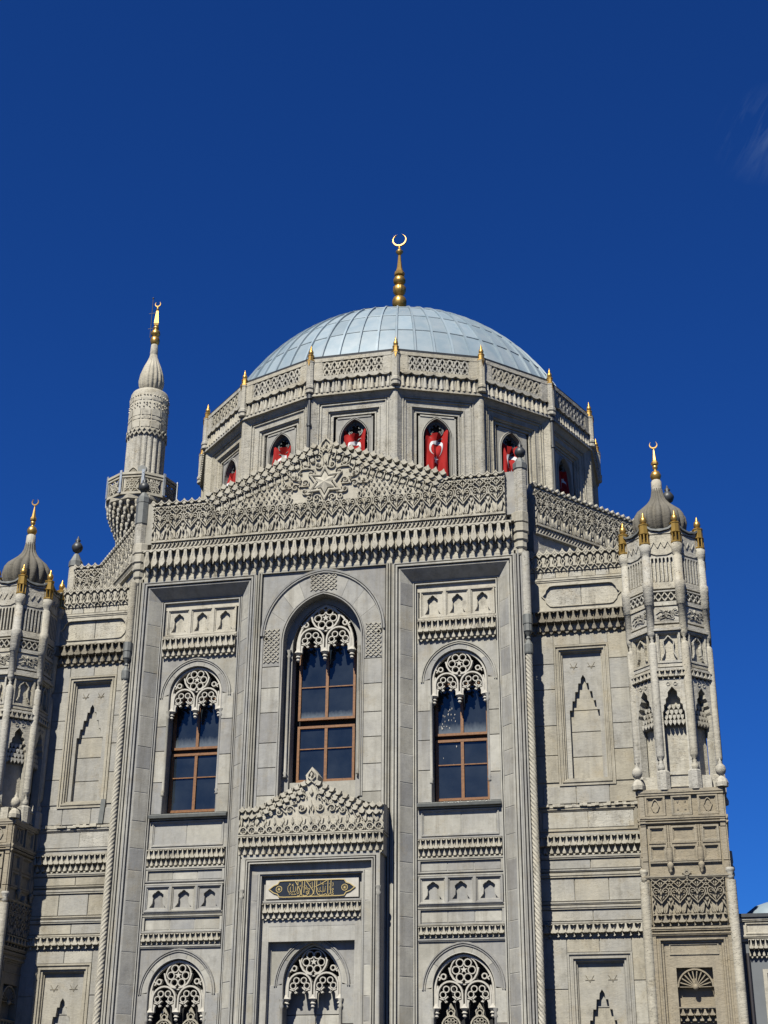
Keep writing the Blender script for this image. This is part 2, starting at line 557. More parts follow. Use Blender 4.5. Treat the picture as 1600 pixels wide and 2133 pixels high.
# ------------------------------------------------------------------ muqarnas
def muq_mesh(kind, p, h, dep, mat):
    b = MB()
    if kind == 'tall':          # big cornice: tall bells, then hanging drops
        top, mid = h, h * .40
        bell = [(-.20 * p, top), (-.22 * p, h * .80), (-.32 * p, h * .62), (-.43 * p, h * .50), (-.36 * p, h * .42), (-.16 * p, h * .34), (0, h * .30),
                (.16 * p, h * .34), (.36 * p, h * .42), (.43 * p, h * .50), (.32 * p, h * .62), (.22 * p, h * .80), (.20 * p, top)]
        b.prism(bell, dep * .25, dep, .90, (0, h * .7))
        b.box(-.5 * p, .5 * p, h * .55, h, 0, dep * .45)
        b.prism([(-.5 * p, h), (-.5 * p, h * .9), (0, h * .965), (.5 * p, h * .9), (.5 * p, h)], dep * .4, dep * 1.03)
        b.prism([(-.03 * p, h * .92), (-.11 * p, h * .76), (-.03 * p, h * .58), (.03 * p, h * .58), (.11 * p, h * .76), (.03 * p, h * .92)], dep * .9, dep * 1.05, .5)
        # rib in the shell between two bells
        for sx in (-1, 1):
            b.prism([(sx * .5 * p, h * .9), (sx * .44 * p, h * .76), (sx * .47 * p, h * .58), (sx * .5 * p, h * .58)], dep * .4, dep * .6)
            b.prism([(sx * .5 * p, h * .30), (sx * .34 * p, h * .42), (sx * .5 * p, h * .54)], dep * .2, dep * .62)
        # drop
        b.box(-.5 * p, .5 * p, h * .29, h * .33, 0, dep * .30)
        b.lathe([(.02 * p, 0), (.15 * p, .02 * h), (.17 * p, .10 * h), (.20 * p, .13 * h), (.20 * p, .20 * h), (.25 * p, .24 * h), (.27 * p, .34 * h), (.16 * p, .36 * h)], 8, 0, dep * .50)
        b.prism([(-.5 * p, h * .28), (-.28 * p, h * .28), (-.5 * p, h * .04)], 0, dep * .22)
        b.prism([(.5 * p, h * .28), (.28 * p, h * .28), (.5 * p, h * .04)], 0, dep * .22)
    else:
        lo = {'double': .46, 'single': .30, 'drop': .40}[kind]
        z1 = h * lo
        hh = h - z1
        # upper bells
        bell = [(-.10 * p, h), (-.13 * p, h - hh * .35), (-.27 * p, z1 + hh * .32), (-.47 * p, z1 + hh * .10), (-.40 * p, z1), (-.2 * p, z1 - .05 * hh), (0, z1 - .02 * hh),
                (.2 * p, z1 - .05 * hh), (.40 * p, z1), (.47 * p, z1 + hh * .10), (.27 * p, z1 + hh * .32), (.13 * p, h - hh * .35), (.10 * p, h)]
        b.prism(bell, dep * .35, dep, .92, (0, z1 + hh * .5))
        b.box(-.5 * p, .5 * p, z1 + hh * .02, h, 0, dep * .42)
        b.prism([(-.5 * p, h), (-.5 * p, h - hh * .16), (-.3 * p, h - hh * .06), (.3 * p, h - hh * .06), (.5 * p, h - hh * .16), (.5 * p, h)], dep * .3, dep * 1.02)
        for sx in (-1, 1):      # fluted shell ribs
            b.prism([(sx * .5 * p, h - hh * .16), (sx * .45 * p, h - hh * .35), (sx * .48 * p, z1 + hh * .1), (sx * .5 * p, z1 + hh * .1)], dep * .4, dep * .62)
        # lower cones, under the shells
        for sx in (-1, 1):
            if kind == 'single':
                b.prism([(sx * .5 * p, z1), (sx * .40 * p, z1 * .45), (sx * .28 * p, z1 * .30), (sx * .5 * p, 0)], 0, dep * .55)
            else:
                b.prism([(sx * .5 * p, z1 * 1.12), (sx * .42 * p, z1 * .75), (sx * .16 * p, z1 * .22), (sx * .30 * p, z1 * .06), (sx * .5 * p, z1 * .1)], 0, dep * .62, .88, (sx * .5 * p, z1 * .5))
        if kind != 'single':
            b.prism([(-.34 * p, z1 * .10), (.34 * p, z1 * .10), (0, -.06 * h)], 0, dep * .28)
    return b.mesh('muqarnas_unit', mat)

def muq_row(F, parent, u0, u1, z0, z1, d, n, kind, dep, mat):
    p = (u1 - u0) / n
    me = cached(('muq', kind, round(p, 4), round(z1 - z0, 4), dep, mat.name), lambda: muq_mesh(kind, p, z1 - z0, dep, mat))
    for i in range(n):
        place('muqarnas_unit', me, parent, F @ T(u0 + (i + .5) * p, z0, d))

# ------------------------------------------------------------------ relief tiles
def arc(cx, cz, r, a0, a1, n=8):
    return [(cx + r * cos(radians(a0 + (a1 - a0) * i / n)), cz + r * sin(radians(a0 + (a1 - a0) * i / n))) for i in range(n + 1)]

def flower(b, x, z, r, d0, d1, n=5, rot=90):
    for i in range(n):
        a = radians(rot + 360 * i / n)
        cx, cz = x + r * .6 * cos(a), z + r * .6 * sin(a)
        b.prism([(cx + r * .42 * cos(a + pi / 3 * k), cz + r * .42 * sin(a + pi / 3 * k)) for k in range(6)], d0, d1, .6)

def mir(path): return [(-x, z) for x, z in path]

def spiral(cx, cz, r, a0, turns, n=14, grow=.25, sgn=1):
    return [(cx + r * (1 - (1 - grow) * i / n) * cos(radians(a0) + sgn * 2 * pi * turns * i / n), cz + r * (1 - (1 - grow) * i / n) * sin(radians(a0) + sgn * 2 * pi * turns * i / n)) for i in range(n + 1)]

def crown_tile_mesh(P=.52, H=1.44, mat=M_CARVED, crest=True, upper=True):
    b = MB(); q = P / .52; D0, D1 = -.02, .085
    X = lambda path: [(x * q, z) for x, z in path]
    # lotus
    b.prism(X([(0, .06), (.035, .13), (.04, .22), (0, .39), (-.04, .22), (-.035, .13)]), D0, D1, .85)
    for s in (1, -1):
        m_ = (lambda pth: X(pth)) if s == 1 else (lambda pth: X(mir(pth)))
        b.prism(m_([(.035, .05), (.085, .09), (.10, .18), (.085, .28), (.065, .18)]), D0, D1, .9)
        b.prism(m_([(.06, .03), (.13, .07), (.165, .18), (.20, .40), (.13, .33), (.125, .19), (.10, .10)]), D0, D1, .9)
        b.ribbon(m_([(.0, .015), (.10, .03), (.20, .015), (.26, .04)]), .026, D0, D1)
        b.prism(m_([(.26, .05), (.22, .10), (.26, .17)]), D0, D1, .9)
        # forked leaves
        b.prism(m_([(.26, .21), (.238, .30), (.185, .40), (.15, .52), (.195, .47), (.25, .40)]), D0, D1, .9)
        b.prism(m_([(.26, .46), (.225, .515), (.212, .565), (.232, .60), (.26, .58)]), D0, D1, .9)
        # ogee hearts
        b.ribbon(m_([(0, .40), (.05, .48), (.14, .585), (.205, .68), (.235, .79), (.215, .90), (.15, .945), (.075, .905), (.03, .81), (0, .70)]), .032, D0, D1)
        b.ribbon(m_(spiral(.135, .80, .072, 200, .95, 10, .35, -1)), .026, D0, D1)
        b.prism(m_([(.02, .52), (.055, .56), (.10, .64), (.055, .62)]), D0, D1, .9)
        b.prism(m_([(.10, .66), (.145, .665), (.185, .71), (.13, .70)]), D0, D1, .9)
        b.prism(m_([(.26, .66), (.235, .70), (.26, .76)]), D0, D1, .9)
        b.prism(m_([(.26, .87), (.232, .92), (.26, .97)]), D0, D1, .9)
        if upper:
            b.ribbon(m_([(.15, .955), (.20, 1.02), (.26, 1.10)]), .03, D0, D1)
            b.ribbon(m_([(.0, .96), (.07, 1.05), (.16, 1.14), (.26, 1.25)]), .03, D0, D1)
            b.ribbon(m_([(.26, 1.0), (.17, 1.09), (.08, 1.17), (0, 1.25)]), .03, D0, D1)
            b.prism(m_([(.02, 1.04), (.06, 1.10), (.03, 1.15), (0.008, 1.12)]), D0, D1, .9)
            b.prism(m_([(.26, 1.13), (.225, 1.165), (.26, 1.21)]), D0, D1, .9)
    b.prism(X([(0, .58), (.02, .63), (0, .68), (-.02, .63)]), D0, D1, .9)
    b.prism(X([(0, .83), (.022, .88), (0, .94), (-.022, .88)]), D0, D1, .9)
    if crest:
        crest_geo(b, q, 1.20)
    return b.mesh('carved_motif', mat)

def crest_geo(b, q, z):
    for x in (-.13, .13):
        b.prism([((x + .08 * cos(pi * i / 6)) * q, z + .0 + .085 * sin(pi * i / 6)) for i in range(7)], 0, .06, .9)
        b.ribbon([((x - .13) * q, z + .21), ((x - .07) * q, z + .15), (x * q, z + .125), ((x + .07) * q, z + .15), ((x + .13) * q, z + .21)], .03, 0, .125)
    for x in (-.26, 0.0):
        b.prism([((x - .115) * q, z + .16), ((x - .05) * q, z + .08), (x * q, z + .05), ((x + .05) * q, z + .08), ((x + .115) * q, z + .16), ((x + .05) * q, z + .20), (x * q, z + .28), ((x - .05) * q, z + .20)], .0, .11, .92)

def frieze_tile_mesh(P=.26, H=.33, mat=M_CARVED):
    b = MB()
    b.box(-P / 2, P / 2, 0, .035, 0, .09)
    b.box(-P / 2, P / 2, H - .04, H, 0, .10)
    lo, hi = .05, H - .055
    b.ribbon([(-P / 2, lo), (-P * .15, (lo + hi) / 2), (P * .02, hi)], .035, 0, .06)
    b.ribbon([(0, lo), (P * .35, (lo + hi) / 2), (P * .5, hi)], .035, 0, .06)
    b.ribbon([(-P * .42, hi), (-P * .2, hi - .07), (-P * .26, lo + .05)], .028, 0, .055)
    b.ribbon([(P * .06, hi), (P * .28, hi - .07), (P * .22, lo + .05)], .028, 0, .055)
    return b.mesh('interlace_motif', mat)

def crown(F, parent, u0, u1, zb, d, mat=M_CARVED, n=None, flat=0.0):
    """carved cresting: interlace strip and arabesque tiles over a recessed back"""
    n = n or round((u1 - u0) / .52)
    P = (u1 - u0) / n
    back = []
    ztop = zb + .33 + 1.20
    for i in range(2 * n):
        a = u0 + i * P / 2
        back += [(a, ztop + .25), (a + P / 4, ztop + .17)]
    back += [(u1, ztop + .25)]
    b = MB().plate([(u0, zb)] + [(u1, zb)] + back[::-1], [], d, .30)
    b.build('cresting_back', mat, parent, F)
    tile = cached(('crown', round(P, 4), mat.name), lambda: crown_tile_mesh(P, 1.44, mat))
    fr = cached(('frieze', round(P / 2, 4), mat.name), lambda: frieze_tile_mesh(P / 2, .33, mat))
    low = cached(('crownlow', round(P, 4), mat.name), lambda: crown_tile_mesh(P, 1.44, mat, False, False))
    for i in range(n):
        uc_ = u0 + (i + .5) * P
        place('carved_motif', low if abs(uc_) < flat else tile, parent, F @ T(uc_, zb + .33, d))
        for k in (0, 1):
            place('interlace_motif', fr, parent, F @ T(u0 + (i + .25 + .5 * k) * P, zb, d))

# ------------------------------------------------------------------ windows
def tracery_geo(b, a, zc, cx=0.0, zs=None, za=None):
    """gothic tracery for an opening of half width a; zc = level of the capitals"""
    D0, D1 = -.06, .06
    P = lambda x, z: (cx + x * a, zc + z * a)
    def RB(path, w, d1=D1): b.ribbon([P(x, z) for x, z in path], w * a, D0, d1)
    def RG(x, z, r, w): b.ring(cx + x * a, zc + z * a, r * a, w * a, D0, D1, 12)
    for s in (-1, 1):
        c = .475 * s
        RB([(c - .42, .05)] + [(c + .42 * cos(pi - pi * i / 12), .46 + .42 * sin(pi - pi * i / 12)) for i in range(13)] + [(c + .42, .05)], .07, D1 + .03)
        for ang in (8, 58, 122, 172):
            RG(c + .25 * cos(radians(ang)), .42 + .25 * sin(radians(ang)), .10, .040)
        for sg in (-1, 1):
            RB([(c + sg * .36, .34), (c + sg * .22, .30), (c + sg * .10, .22)], .05)
            RB([(c + sg * .08, .40), (c + sg * .20, .30), (c + sg * .15, .20)], .05)
            b.prism([P(c + sg * .40, .30), P(c + sg * .40, .02), P(c + sg * .33, .02), P(c + sg * .33, .18), P(c + sg * .29, .26)], D0, D1)
        # side roundels
        RG(.70 * s, 1.04, .085, .05)
        RB([(.86 * s, .92), (.80 * s, .98), (.88 * s, 1.05)], .05)
        # horns of the cradle
        RB([(.05 * s, .83), (.22 * s, .86), (.36 * s, .97), (.45 * s, 1.12), (.50 * s, 1.32)], .07, D1 + .03)
        RB([(.95 * s, .0), (.95 * s, .45), (.90 * s, .75)], .07)
    for k in range(6):
        an = radians(90 + 60 * k + 30)
        RG(.27 * cos(an), 1.24 + .27 * sin(an), .125, .042)
    # star in the rosette
    b.prism([P((.13 if i % 2 == 0 else .05) * cos(radians(90 + 36 * i)), 1.25 + (.13 if i % 2 == 0 else .05) * sin(radians(90 + 36 * i))) for i in range(10)], D0, D1)
    b.ring(cx, zc + 1.24 * a, .46 * a, .05 * a, D0, D1 * .6, 24)
    # capitals and pendants
    for x in (-.95, 0, .95):
        b.lathe([(.01, zc - .30 * a), (.07 * a, zc - .24 * a), (.05 * a, zc - .17 * a), (.10 * a, zc - .13 * a), (.06 * a, zc - .07 * a), (.15 * a, zc + .02 * a), (.10 * a, zc + .10 * a), (.07 * a, zc + .16 * a)], 8, cx + x * a, 0.02, smooth=False)

def window(F, parent, cx, a, z0, zcap, dep_g, dep_t, lights, zs, za, label=None, ztr=None, lower=True):
    """lights: list of (z_low, z_high, [divider heights]) casements; returns the window part"""
    ztop = za + .15
    b = MB()
    fw = .075
    for zl, zh, divs in lights:
        b.sweep(rect(cx - a, cx + a, zl, zh), [(0, -.05), (0, .05), (fw, .05), (fw + .01, 0), (fw + .01, -.05)], True)
        b.box(cx - .045, cx + .045, zl + fw, zh - fw, -.04, .045)
        for dz in divs: b.box(cx - a + fw, cx + a - fw, dz - .015, dz + .015, -.03, .03)
    w = b.build('window', M_WOOD, parent, F @ T(0, 0, dep_g), label)
    for zl, zh, divs in lights:
        zz = [zl + fw] + divs + [zh - fw]
        for p, q in zip(zz, zz[1:]):
            for ua, ub in ((cx - a + fw, cx - .045), (cx + .045, cx + a - fw)):
                t = random.uniform(-.004, .004)
                pb = MB()
                pb.add([(ua, p, t), (ub, p, -t), (ub, q, t * .5), (ua, q, -t)], [(0, 1, 2, 3)])
                pb.add([(ua, p, t - .01), (ub, p, -t - .01), (ub, q, t * .5 - .01), (ua, q, -t - .01)], [(0, 3, 2, 1)])
                pb.build('pane', M_GLASS_D if (zl == lights[-1][0] and p == zz[0]) else M_GLASS, w, F @ T(0, 0, dep_g - .01))
    # black sheet behind the tracery, standing in for shade in the head
    zt = lights[-1][1]
    MB().box(cx - a - .1, cx + a + .1, zt + .003, ztop, -.03, 0).build('window_head_shade', M_DARK, w, F @ T(0, 0, dep_g))
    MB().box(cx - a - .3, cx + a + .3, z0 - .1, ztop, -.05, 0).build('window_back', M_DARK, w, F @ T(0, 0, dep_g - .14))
    tb = MB()
    tracery_geo(tb, a, zcap, cx)
    tb.ribbon([(p[0], p[1]) for p in arch_path(a * .99, zcap - .05, zs, za - .03, 10, cx)], .07, -.05, .05)
    tb.build('tracery', M_WHITE, parent, F @ T(0, 0, dep_t))
    return w

def jamb_shaft_geo(b, u, d, z0, z1, r=.045):
    b.lathe([(.02, z0), (r * 1.5, z0 + .03), (r * .9, z0 + .08), (r * 1.5, z0 + .14), (r, z0 + .2), (r, z1 - .25), (r * 1.6, z1 - .2), (r * .9, z1 - .12), (r * 1.8, z1 - .02), (r * 1.8, z1)], 8, u, d)

def voussoirs(F, parent, inner, outer, d, t, groups, mat=M_SMOOTH, sh=.006):
    n = len(inner)
    cuts = [round(i * (n - 1) / groups) for i in range(groups + 1)]
    for a, b_ in zip(cuts, cuts[1:]):
        poly = inner[a:b_ + 1] + outer[a:b_ + 1][::-1]
        MB().prism(poly, d - t, d, .988).build('arch_stone', mat, parent, F)

def resample(path, n):
    L = [0]
    for p, q in zip(path, path[1:]): L.append(L[-1] + math.hypot(q[0] - p[0], q[1] - p[1]))
    out = []; j = 0
    for i in range(n + 1):
        s = L[-1] * i / n
        while j < len(L) - 2 and L[j + 1] < s: j += 1
        t = (s - L[j]) / ((L[j + 1] - L[j]) or 1)
        out.append((path[j][0] + (path[j + 1][0] - path[j][0]) * t, path[j][1] + (path[j + 1][1] - path[j][1]) * t))
    return out

def rails(F, parent, u0, u1, zs, d0, d1, mat, name='string_course'):
    for z0, z1 in zs:
        h = z1 - z0
        MB().add([(u0, z0, d0), (u0, z0, d1 - .02), (u0, z0 + h * .3, d1 - .02), (u0, z0 + h * .4, d1), (u0, z1 - h * .1, d1), (u0, z1, d0),
                  (u1, z0, d0), (u1, z0, d1 - .02), (u1, z0 + h * .3, d1 - .02), (u1, z0 + h * .4, d1), (u1, z1 - h * .1, d1), (u1, z1, d0)],
                 [(0, 1, 7, 6), (1, 2, 8, 7), (2, 3, 9, 8), (3, 4, 10, 9), (4, 5, 11, 10), (0, 5, 4, 3, 2, 1), (6, 7, 8, 9, 10, 11)]).build(name, mat, parent, F)

# ------------------------------------------------------------------ ground and sky things
GZ = -1.65
g = MB()
gp = [(-600, -600), (600, -600), (600, 600), (-600, 600)]
gm = bpy.data.meshes.new('ground')
gm.from_pydata([(x, y, GZ) for x, y in gp], [], [(0, 1, 2, 3)])
gm.materials.append(M_PAVE)
go = bpy.data.objects.new('ground', gm); COL.objects.link(go); W[go] = I4.copy()
go['kind'] = 'structure'

# ================================================================== MOSQUE
F0 = frame(0, 0, 0)
mosque = root('mosque', (0, 8, GZ), 'pale limestone mosque with carved stone gable, pointed windows and lead dome on a many-sided drum', 'mosque')

# core that closes the body (never flush with the dressed faces)
cb = MB()
cb.box(-6.28, 6.28, GZ, 16.95, -14.0, -1.10)
cb.box(-9.6, 9.6, GZ, 16.38, -14.0, -1.15)
cb.build('wall_core', M_OUTER, mosque, F0)
MB().box(-6.2, 6.2, 16.96, 17.3, -14, -.35).build('roof_slab', M_GLEAD, mosque, F0)
for s in (-1, 1):
    # wall behind the gable that steps back to the drum
    pass

# -------- corner pilasters, rope columns, roof posts
def rope_mesh(s, z0, z1, r=.105):
    b = MB(); n = 18; dz = .028
    rows = int((z1 - z0) / dz); pts = []
    for j in range(rows + 1):
        z = z0 + (z1 - z0) * j / rows
        for i in range(n):
            a = 2 * pi * i / n
            ph = 5 * a - s * z / .021
            rr = r * (0.80 + .20 * abs(cos(ph / 2)))
            pts.append((rr * cos(a), z, rr * sin(a)))
    f = [(j * n + i, j * n + (i + 1) % n, (j + 1) * n + (i + 1) % n, (j + 1) * n + i) for j in range(rows) for i in range(n)]
    b.add(pts, f)
    return b

for s in (-1, 1):
    # front: mouldings between the splay and the rope column
    b = MB()
    prof = [(6.0, -.02), (6.0, .0), (6.055, .0), (6.06, -.09), (6.085, -.09), (6.09, .02), (6.145, .02), (6.15, -.09), (6.175, -.09), (6.18, .0), (6.225, .0), (6.23, -.10), (6.30, -.06), (6.30, -.9)]
    zb, zt = GZ, 16.95
    p = [(s * x, z, d) for z in (zb, zt) for x, d in prof]
    n = len(prof)
    b.add(p, [(i, i + 1, n + i + 1, n + i) for i in range(n - 1)])
    b.build('corner_moulding', M_SMOOTH, mosque, F0)
    rope_mesh(s, 3.0, 13.6).build('rope_column', M_CARVED, mosque, F0 @ T(s * 6.35, 0, .03))
    MB().box(-.1, .1, GZ, 3.0, -.1, .1).build('column_base', M_SMOOTH, mosque, F0 @ T(s * 6.35, 0, .02))
    # carved band round the rope
    # pendant, drum and plain upper shaft
    MB().lathe([(.125, 13.58), (.135, 13.62), (.135, 13.86), (.10, 13.92), (.05, 14.02), (.07, 14.06), (.05, 14.12), (.11, 14.24), (.14, 14.28)], 12, 0, 0, 12, .10, False).build('column_collar', M_GLEAD, mosque, F0 @ T(s * 6.35, 0, .03))
    MB().lathe([(.135, 14.28), (.135, 14.50), (.15, 14.51), (.15, 14.80), (.10, 14.82)], 10, 0, 0, smooth=False).build('column_capital', M_GLEAD, mosque, F0 @ T(s * 6.35, 0, .03))
    MB().lathe([(.125, 14.8), (.125, 16.85)], 14).build('upper_shaft', M_ROUGH, mosque, F0 @ T(s * 6.35, 0, .0))
    # corner corbel of the cornice
    cbm = MB()
    for k, (z0, z1, r) in enumerate([(16.78, 16.98, .14), (16.98, 17.22, .19), (17.22, 17.48, .235), (17.48, 17.80, .27), (17.80, 18.18, .275)]):
        cbm.lathe([(r * .8, z0), (r, z0 + .05), (r, z1 - .02), (r * .92, z1)], 8, 0, 0, smooth=False, phase=pi / 8)
    cbm.build('corner_corbel', M_CARVED, mosque, F0 @ T(s * 6.22, 0, -.08))
    # roof post with cap and ball
    post = MB().lathe([(.20, 18.15), (.20, 19.72)], 8, 0, 0, smooth=False, phase=pi / 8).build('roof_post', M_ROUGH, mosque, F0 @ T(s * 6.27, 0, -.06))
    MB().lathe([(.23, 19.68), (.235, 19.86), (.18, 19.92), (.10, 20.06), (.05, 20.1)], 8, 0, 0, smooth=False, phase=pi / 8).build('post_cap', M_GLEAD, post, F0 @ T(s * 6.27, 0, -.06))
    MB().lathe([(.04, 20.05), (.06, 20.12), (.14, 20.17), (.18, 20.27), (.175, 20.34), (.11, 20.44), (.05, 20.47), (.09, 20.52), (.05, 20.56), (.01, 20.66)], 24, 0, 0, 12, .16).build('post_ball', M_DLEAD, post, F0 @ T(s * 6.29, 0, -.06))
    MB().box(-.20, .20, 18.16, 19.62, -.16, .03).build('cresting_end', M_SMOOTH, mosque, F0 @ T(s * 5.99, 0, -.03))
MB().lathe([(.225, 18.92), (.225, 19.66)], 8, 0, 0, smooth=False, phase=pi / 8).build('lead_sleeve', M_GLEAD, mosque, F0 @ T(-6.27, 0, -.06), 'grey lead sleeve wrapped round the roof post')

# -------- wall strip under the cornice
MB().box(-6.3, 6.3, 16.84, 17.05, -.9, .0).build('upper_wall', M_CARVED, mosque, F0)
for i in range(10):
    stone(F0, mosque, -6.0 + i * 1.2, -4.8 + i * 1.2, 16.86, 17.04, .004, .05, M_CARVED)

# -------- main muqarnas cornice + cresting
MB().box(-6.05, 6.05, 17.0, 17.9, -.9, -.03).build('cornice_wall', M_CARVED, mosque, F0)
muq_row(F0, mosque, -5.98, 5.98, 16.95, 17.84, -.05, 46, 'tall', .34, M_CARVED)
MB().box(-6.05, 6.05, 17.83, 17.86, -.5, .26).build('cornice_lip', M_CARVED, mosque, F0)
crown(F0, mosque, -5.80, 5.80, 17.84, .10, M_CARVED, 22, 3.9)

# -------- stepped gable above the cresting
def slope(x): return 19.58 + max(0.0, (4.05 - abs(x))) * .395
gb = MB()
half = []
n = 15
for i in range(n):
    x0 = .30 + i * .25
    z = slope(x0 + .12)
    half += [(x0, z + .12), (x0 + .125, z + .02)]
pts = [(-x, z) for x, z in reversed(half)] + [(-.2, 21.2), (0, 21.42), (.2, 21.2)] + half
gb.plate([(-4.0, 19.13)] + [(4.0, 19.13)] + pts[::-1], [], .115, .30)
gb.build('gable', M_CARVED, mosque, F0)
def lump_mesh():
    b = MB()
    b.prism([(-.125, .05), (-.06, -.02), (0, -.05), (.06, -.02), (.125, .05), (.055, .10), (0, .19), (-.055, .10)], 0, .12, .93)
    b.prism([(.085 * cos(pi * i / 6), -.17 + .085 * sin(pi * i / 6)) for i in range(7)] + [(-.06, -.25), (.06, -.25)], 0, .05, .9)
    b.ribbon([(-.125, .05), (-.115, -.10), (-.125, -.25)], .03, 0, .08)
    return b.mesh('gable_scale', M_CARVED)
lm = lump_mesh()
for s in (-1, 1):
    for row in (0, 1, 2):
        for i in range(15 - row):
            x = .36 + i * .25 + row * .125
            if row == 2 and x < 1.1: continue
            place('gable_scale', lm, mosque, F0 @ T(s * x, slope(x) - .03 - row * .20, .115 + .03 * (2 - row)) @ Matrix.Rotation(s * .30, 4, 'Y'))
# bud field
bud = MB()
def bud_mesh():
    b = MB()
    b.prism([(0, -.05), (.035, -.01), (.03, .02), (0, .005), (-.03, .02), (-.035, -.01)], 0, .05, .7)
    for k in (-1, 0, 1): b.prism([(k * .032 + .014 * cos(a * pi / 3), .035 + (.012 if k == 0 else 0) + .014 * sin(a * pi / 3)) for a in range(6)], 0, .045, .7)
    return b.mesh('carved_bud', M_CARVED)
def drop_mesh():
    b = MB()
    b.ribbon([(0, -.03), (-.05, .06), (-.055, .12), (0, .20), (.055, .12), (.05, .06)], .03, 0, .07, True)
    return b.mesh('carved_drop', M_CARVED)
bm_ = bud_mesh()
for s in (-1, 1):
    for r in range(5):
        z = 19.24 + .15 * r
        x = 1.10 + (.09 if r % 2 else 0) + (.30 if r == 4 else 0)
        while x < 3.6 and z < slope(x) - .60:
            place('carved_bud', bm_, mosque, F0 @ T(s * x, z, .115))
            x += .17
    x = 1.15
    while x < 3.8:      # drops rising from the hearts
        db = cached(('drop',), lambda: drop_mesh())
        place('carved_drop', db, mosque, F0 @ T(s * x, 19.15, .115))
        x += .527
# star
sb = MB()
R1, R2 = .40, .215
sp = [((R1 if i % 2 == 0 else R2) * cos(radians(90 + 30 * i)), 19.76 + (R1 if i % 2 == 0 else R2) * sin(radians(90 + 30 * i))) for i in range(12)]
sb.add([(0, 19.76, .27)] + [(x, z, .20) for x, z in sp], [(0, 1 + i, 1 + (i + 1) % 12) for i in range(12)])
sb.build('star', M_CARVED, mosque, F0, 'faceted six-pointed star')
MB().sweep([(x * 1.09, 19.76 + (z - 19.76) * 1.09) for x, z in sp], [(0, .08), (-.02, .19), (-.06, .21), (-.09, .20), (-.10, .08)], True).build('star_frame', M_CARVED, mosque, F0)
# arabesque round the star
ab = MB()
DZ = .11
def leafm(pts_, d1=.19, tp=.75):
    for s in (-1, 1): ab.prism([(s * x, z) for x, z in pts_], DZ, d1, tp)
def ribm(pts_, w=.045, d1=.18):
    for s in (-1, 1): ab.ribbon([(s * x, z) for x, z in pts_], w, DZ, d1)
def spm(cx, cz, r, a0, turns, sgn=1, w=.038):
    ribm(spiral(cx, cz, r, a0, turns, 16, .2, sgn), w)
spm(.22, 20.40, .15, 180, 1.2); spm(.24, 20.68, .13, 190, 1.2, -1); spm(.47, 20.12, .15, 120, 1.2); spm(.66, 19.80, .13, 200, 1.2, -1)
spm(.66, 19.50, .14, 150, 1.2); spm(.98, 19.66, .14, 180, 1.2, -1); spm(1.28, 19.74, .10, 200, 1.2, 1); spm(.26, 19.24, .12, 180, 1.2, -1)
spm(.52, 19.26, .11, 150, 1.1); spm(.95, 20.02, .12, 190, 1.2); spm(1.20, 20.18, .09, 180, 1.2, -1); spm(.66, 20.42, .11, 180, 1.2); spm(.14, 20.92, .09, 180, 1.1)
ribm([(.06, 20.30), (.08, 20.55), (.12, 20.80), (.06, 21.0)], .035)
ribm([(.36, 20.24), (.55, 20.30), (.78, 20.30), (.92, 20.16)], .035); ribm([(.55, 19.68), (.78, 19.68), (.90, 19.74)], .035)
ribm([(.78, 19.92), (.90, 19.90), (1.08, 19.96), (1.14, 20.10)], .035); ribm([(1.1, 19.66), (1.2, 19.64), (1.4, 19.7)], .035)
ribm([(0, 21.36), (.14, 21.20), (.18, 21.06), (.10, 20.96), (.0, 20.92)], .04)
for x, z, r in [(.22, 20.40, .045), (.47, 20.12, .05), (.66, 19.80, .04), (.66, 19.50, .045), (.98, 19.66, .045), (.95, 20.02, .04), (.40, 20.52, .05), (.82, 20.14, .05), (.84, 19.84, .045), (.42, 19.40, .05), (1.12, 19.84, .045)]:
    for s in (-1, 1): flower(ab, s * x, z, r, DZ, .18, 5)
leafm([(.50, 20.36), (.62, 20.50), (.78, 20.52), (.70, 20.42)]); leafm([(.84, 20.36), (1.0, 20.44), (1.04, 20.34), (.94, 20.28)])
leafm([(.40, 19.40), (.58, 19.46), (.70, 19.40), (.56, 19.34)]); leafm([(1.26, 19.62), (1.42, 19.60), (1.50, 19.70), (1.38, 19.72)])
ab.prism([(0, 20.98), (.06, 21.10), (0, 21.26), (-.06, 21.10)], DZ, .2, .7)
ab.prism([(0, 20.40), (.05, 20.5), (0, 20.62), (-.05, 20.5)], DZ, .2, .7)
ab.build('arabesque', M_CARVED, mosque, F0)

# -------- central arch bay
b = MB()
for s in (-1, 1):
    prof = [(2.23, -.03), (2.23, .0), (2.175, .0), (2.17, -.08), (2.145, -.08), (2.14, .025), (2.095, .025), (2.09, -.08), (2.065, -.08), (2.06, .02), (2.01, .02), (2.005, -.09), (1.965, -.09)]
    n = len(prof)
    p = [(s * x, z, d) for z in (GZ, 16.85) for x, d in prof]
    b.add(p, [(i, i + 1, n + i + 1, n + i) for i in range(n - 1)])
b.box(-2.0, 2.0, 16.80, 16.86, -.1, .03)
b.build('bay_moulding', M_SMOOTH, mosque, F0)
outer = resample(ogive(1.95, 14.72, 16.80, 14), 28)
inner = resample(ogive(1.24, 14.50, 16.00, 14), 28)
voussoirs(F0, mosque, inner, [(x, z) for x, z in outer], -.02, .10, 8)
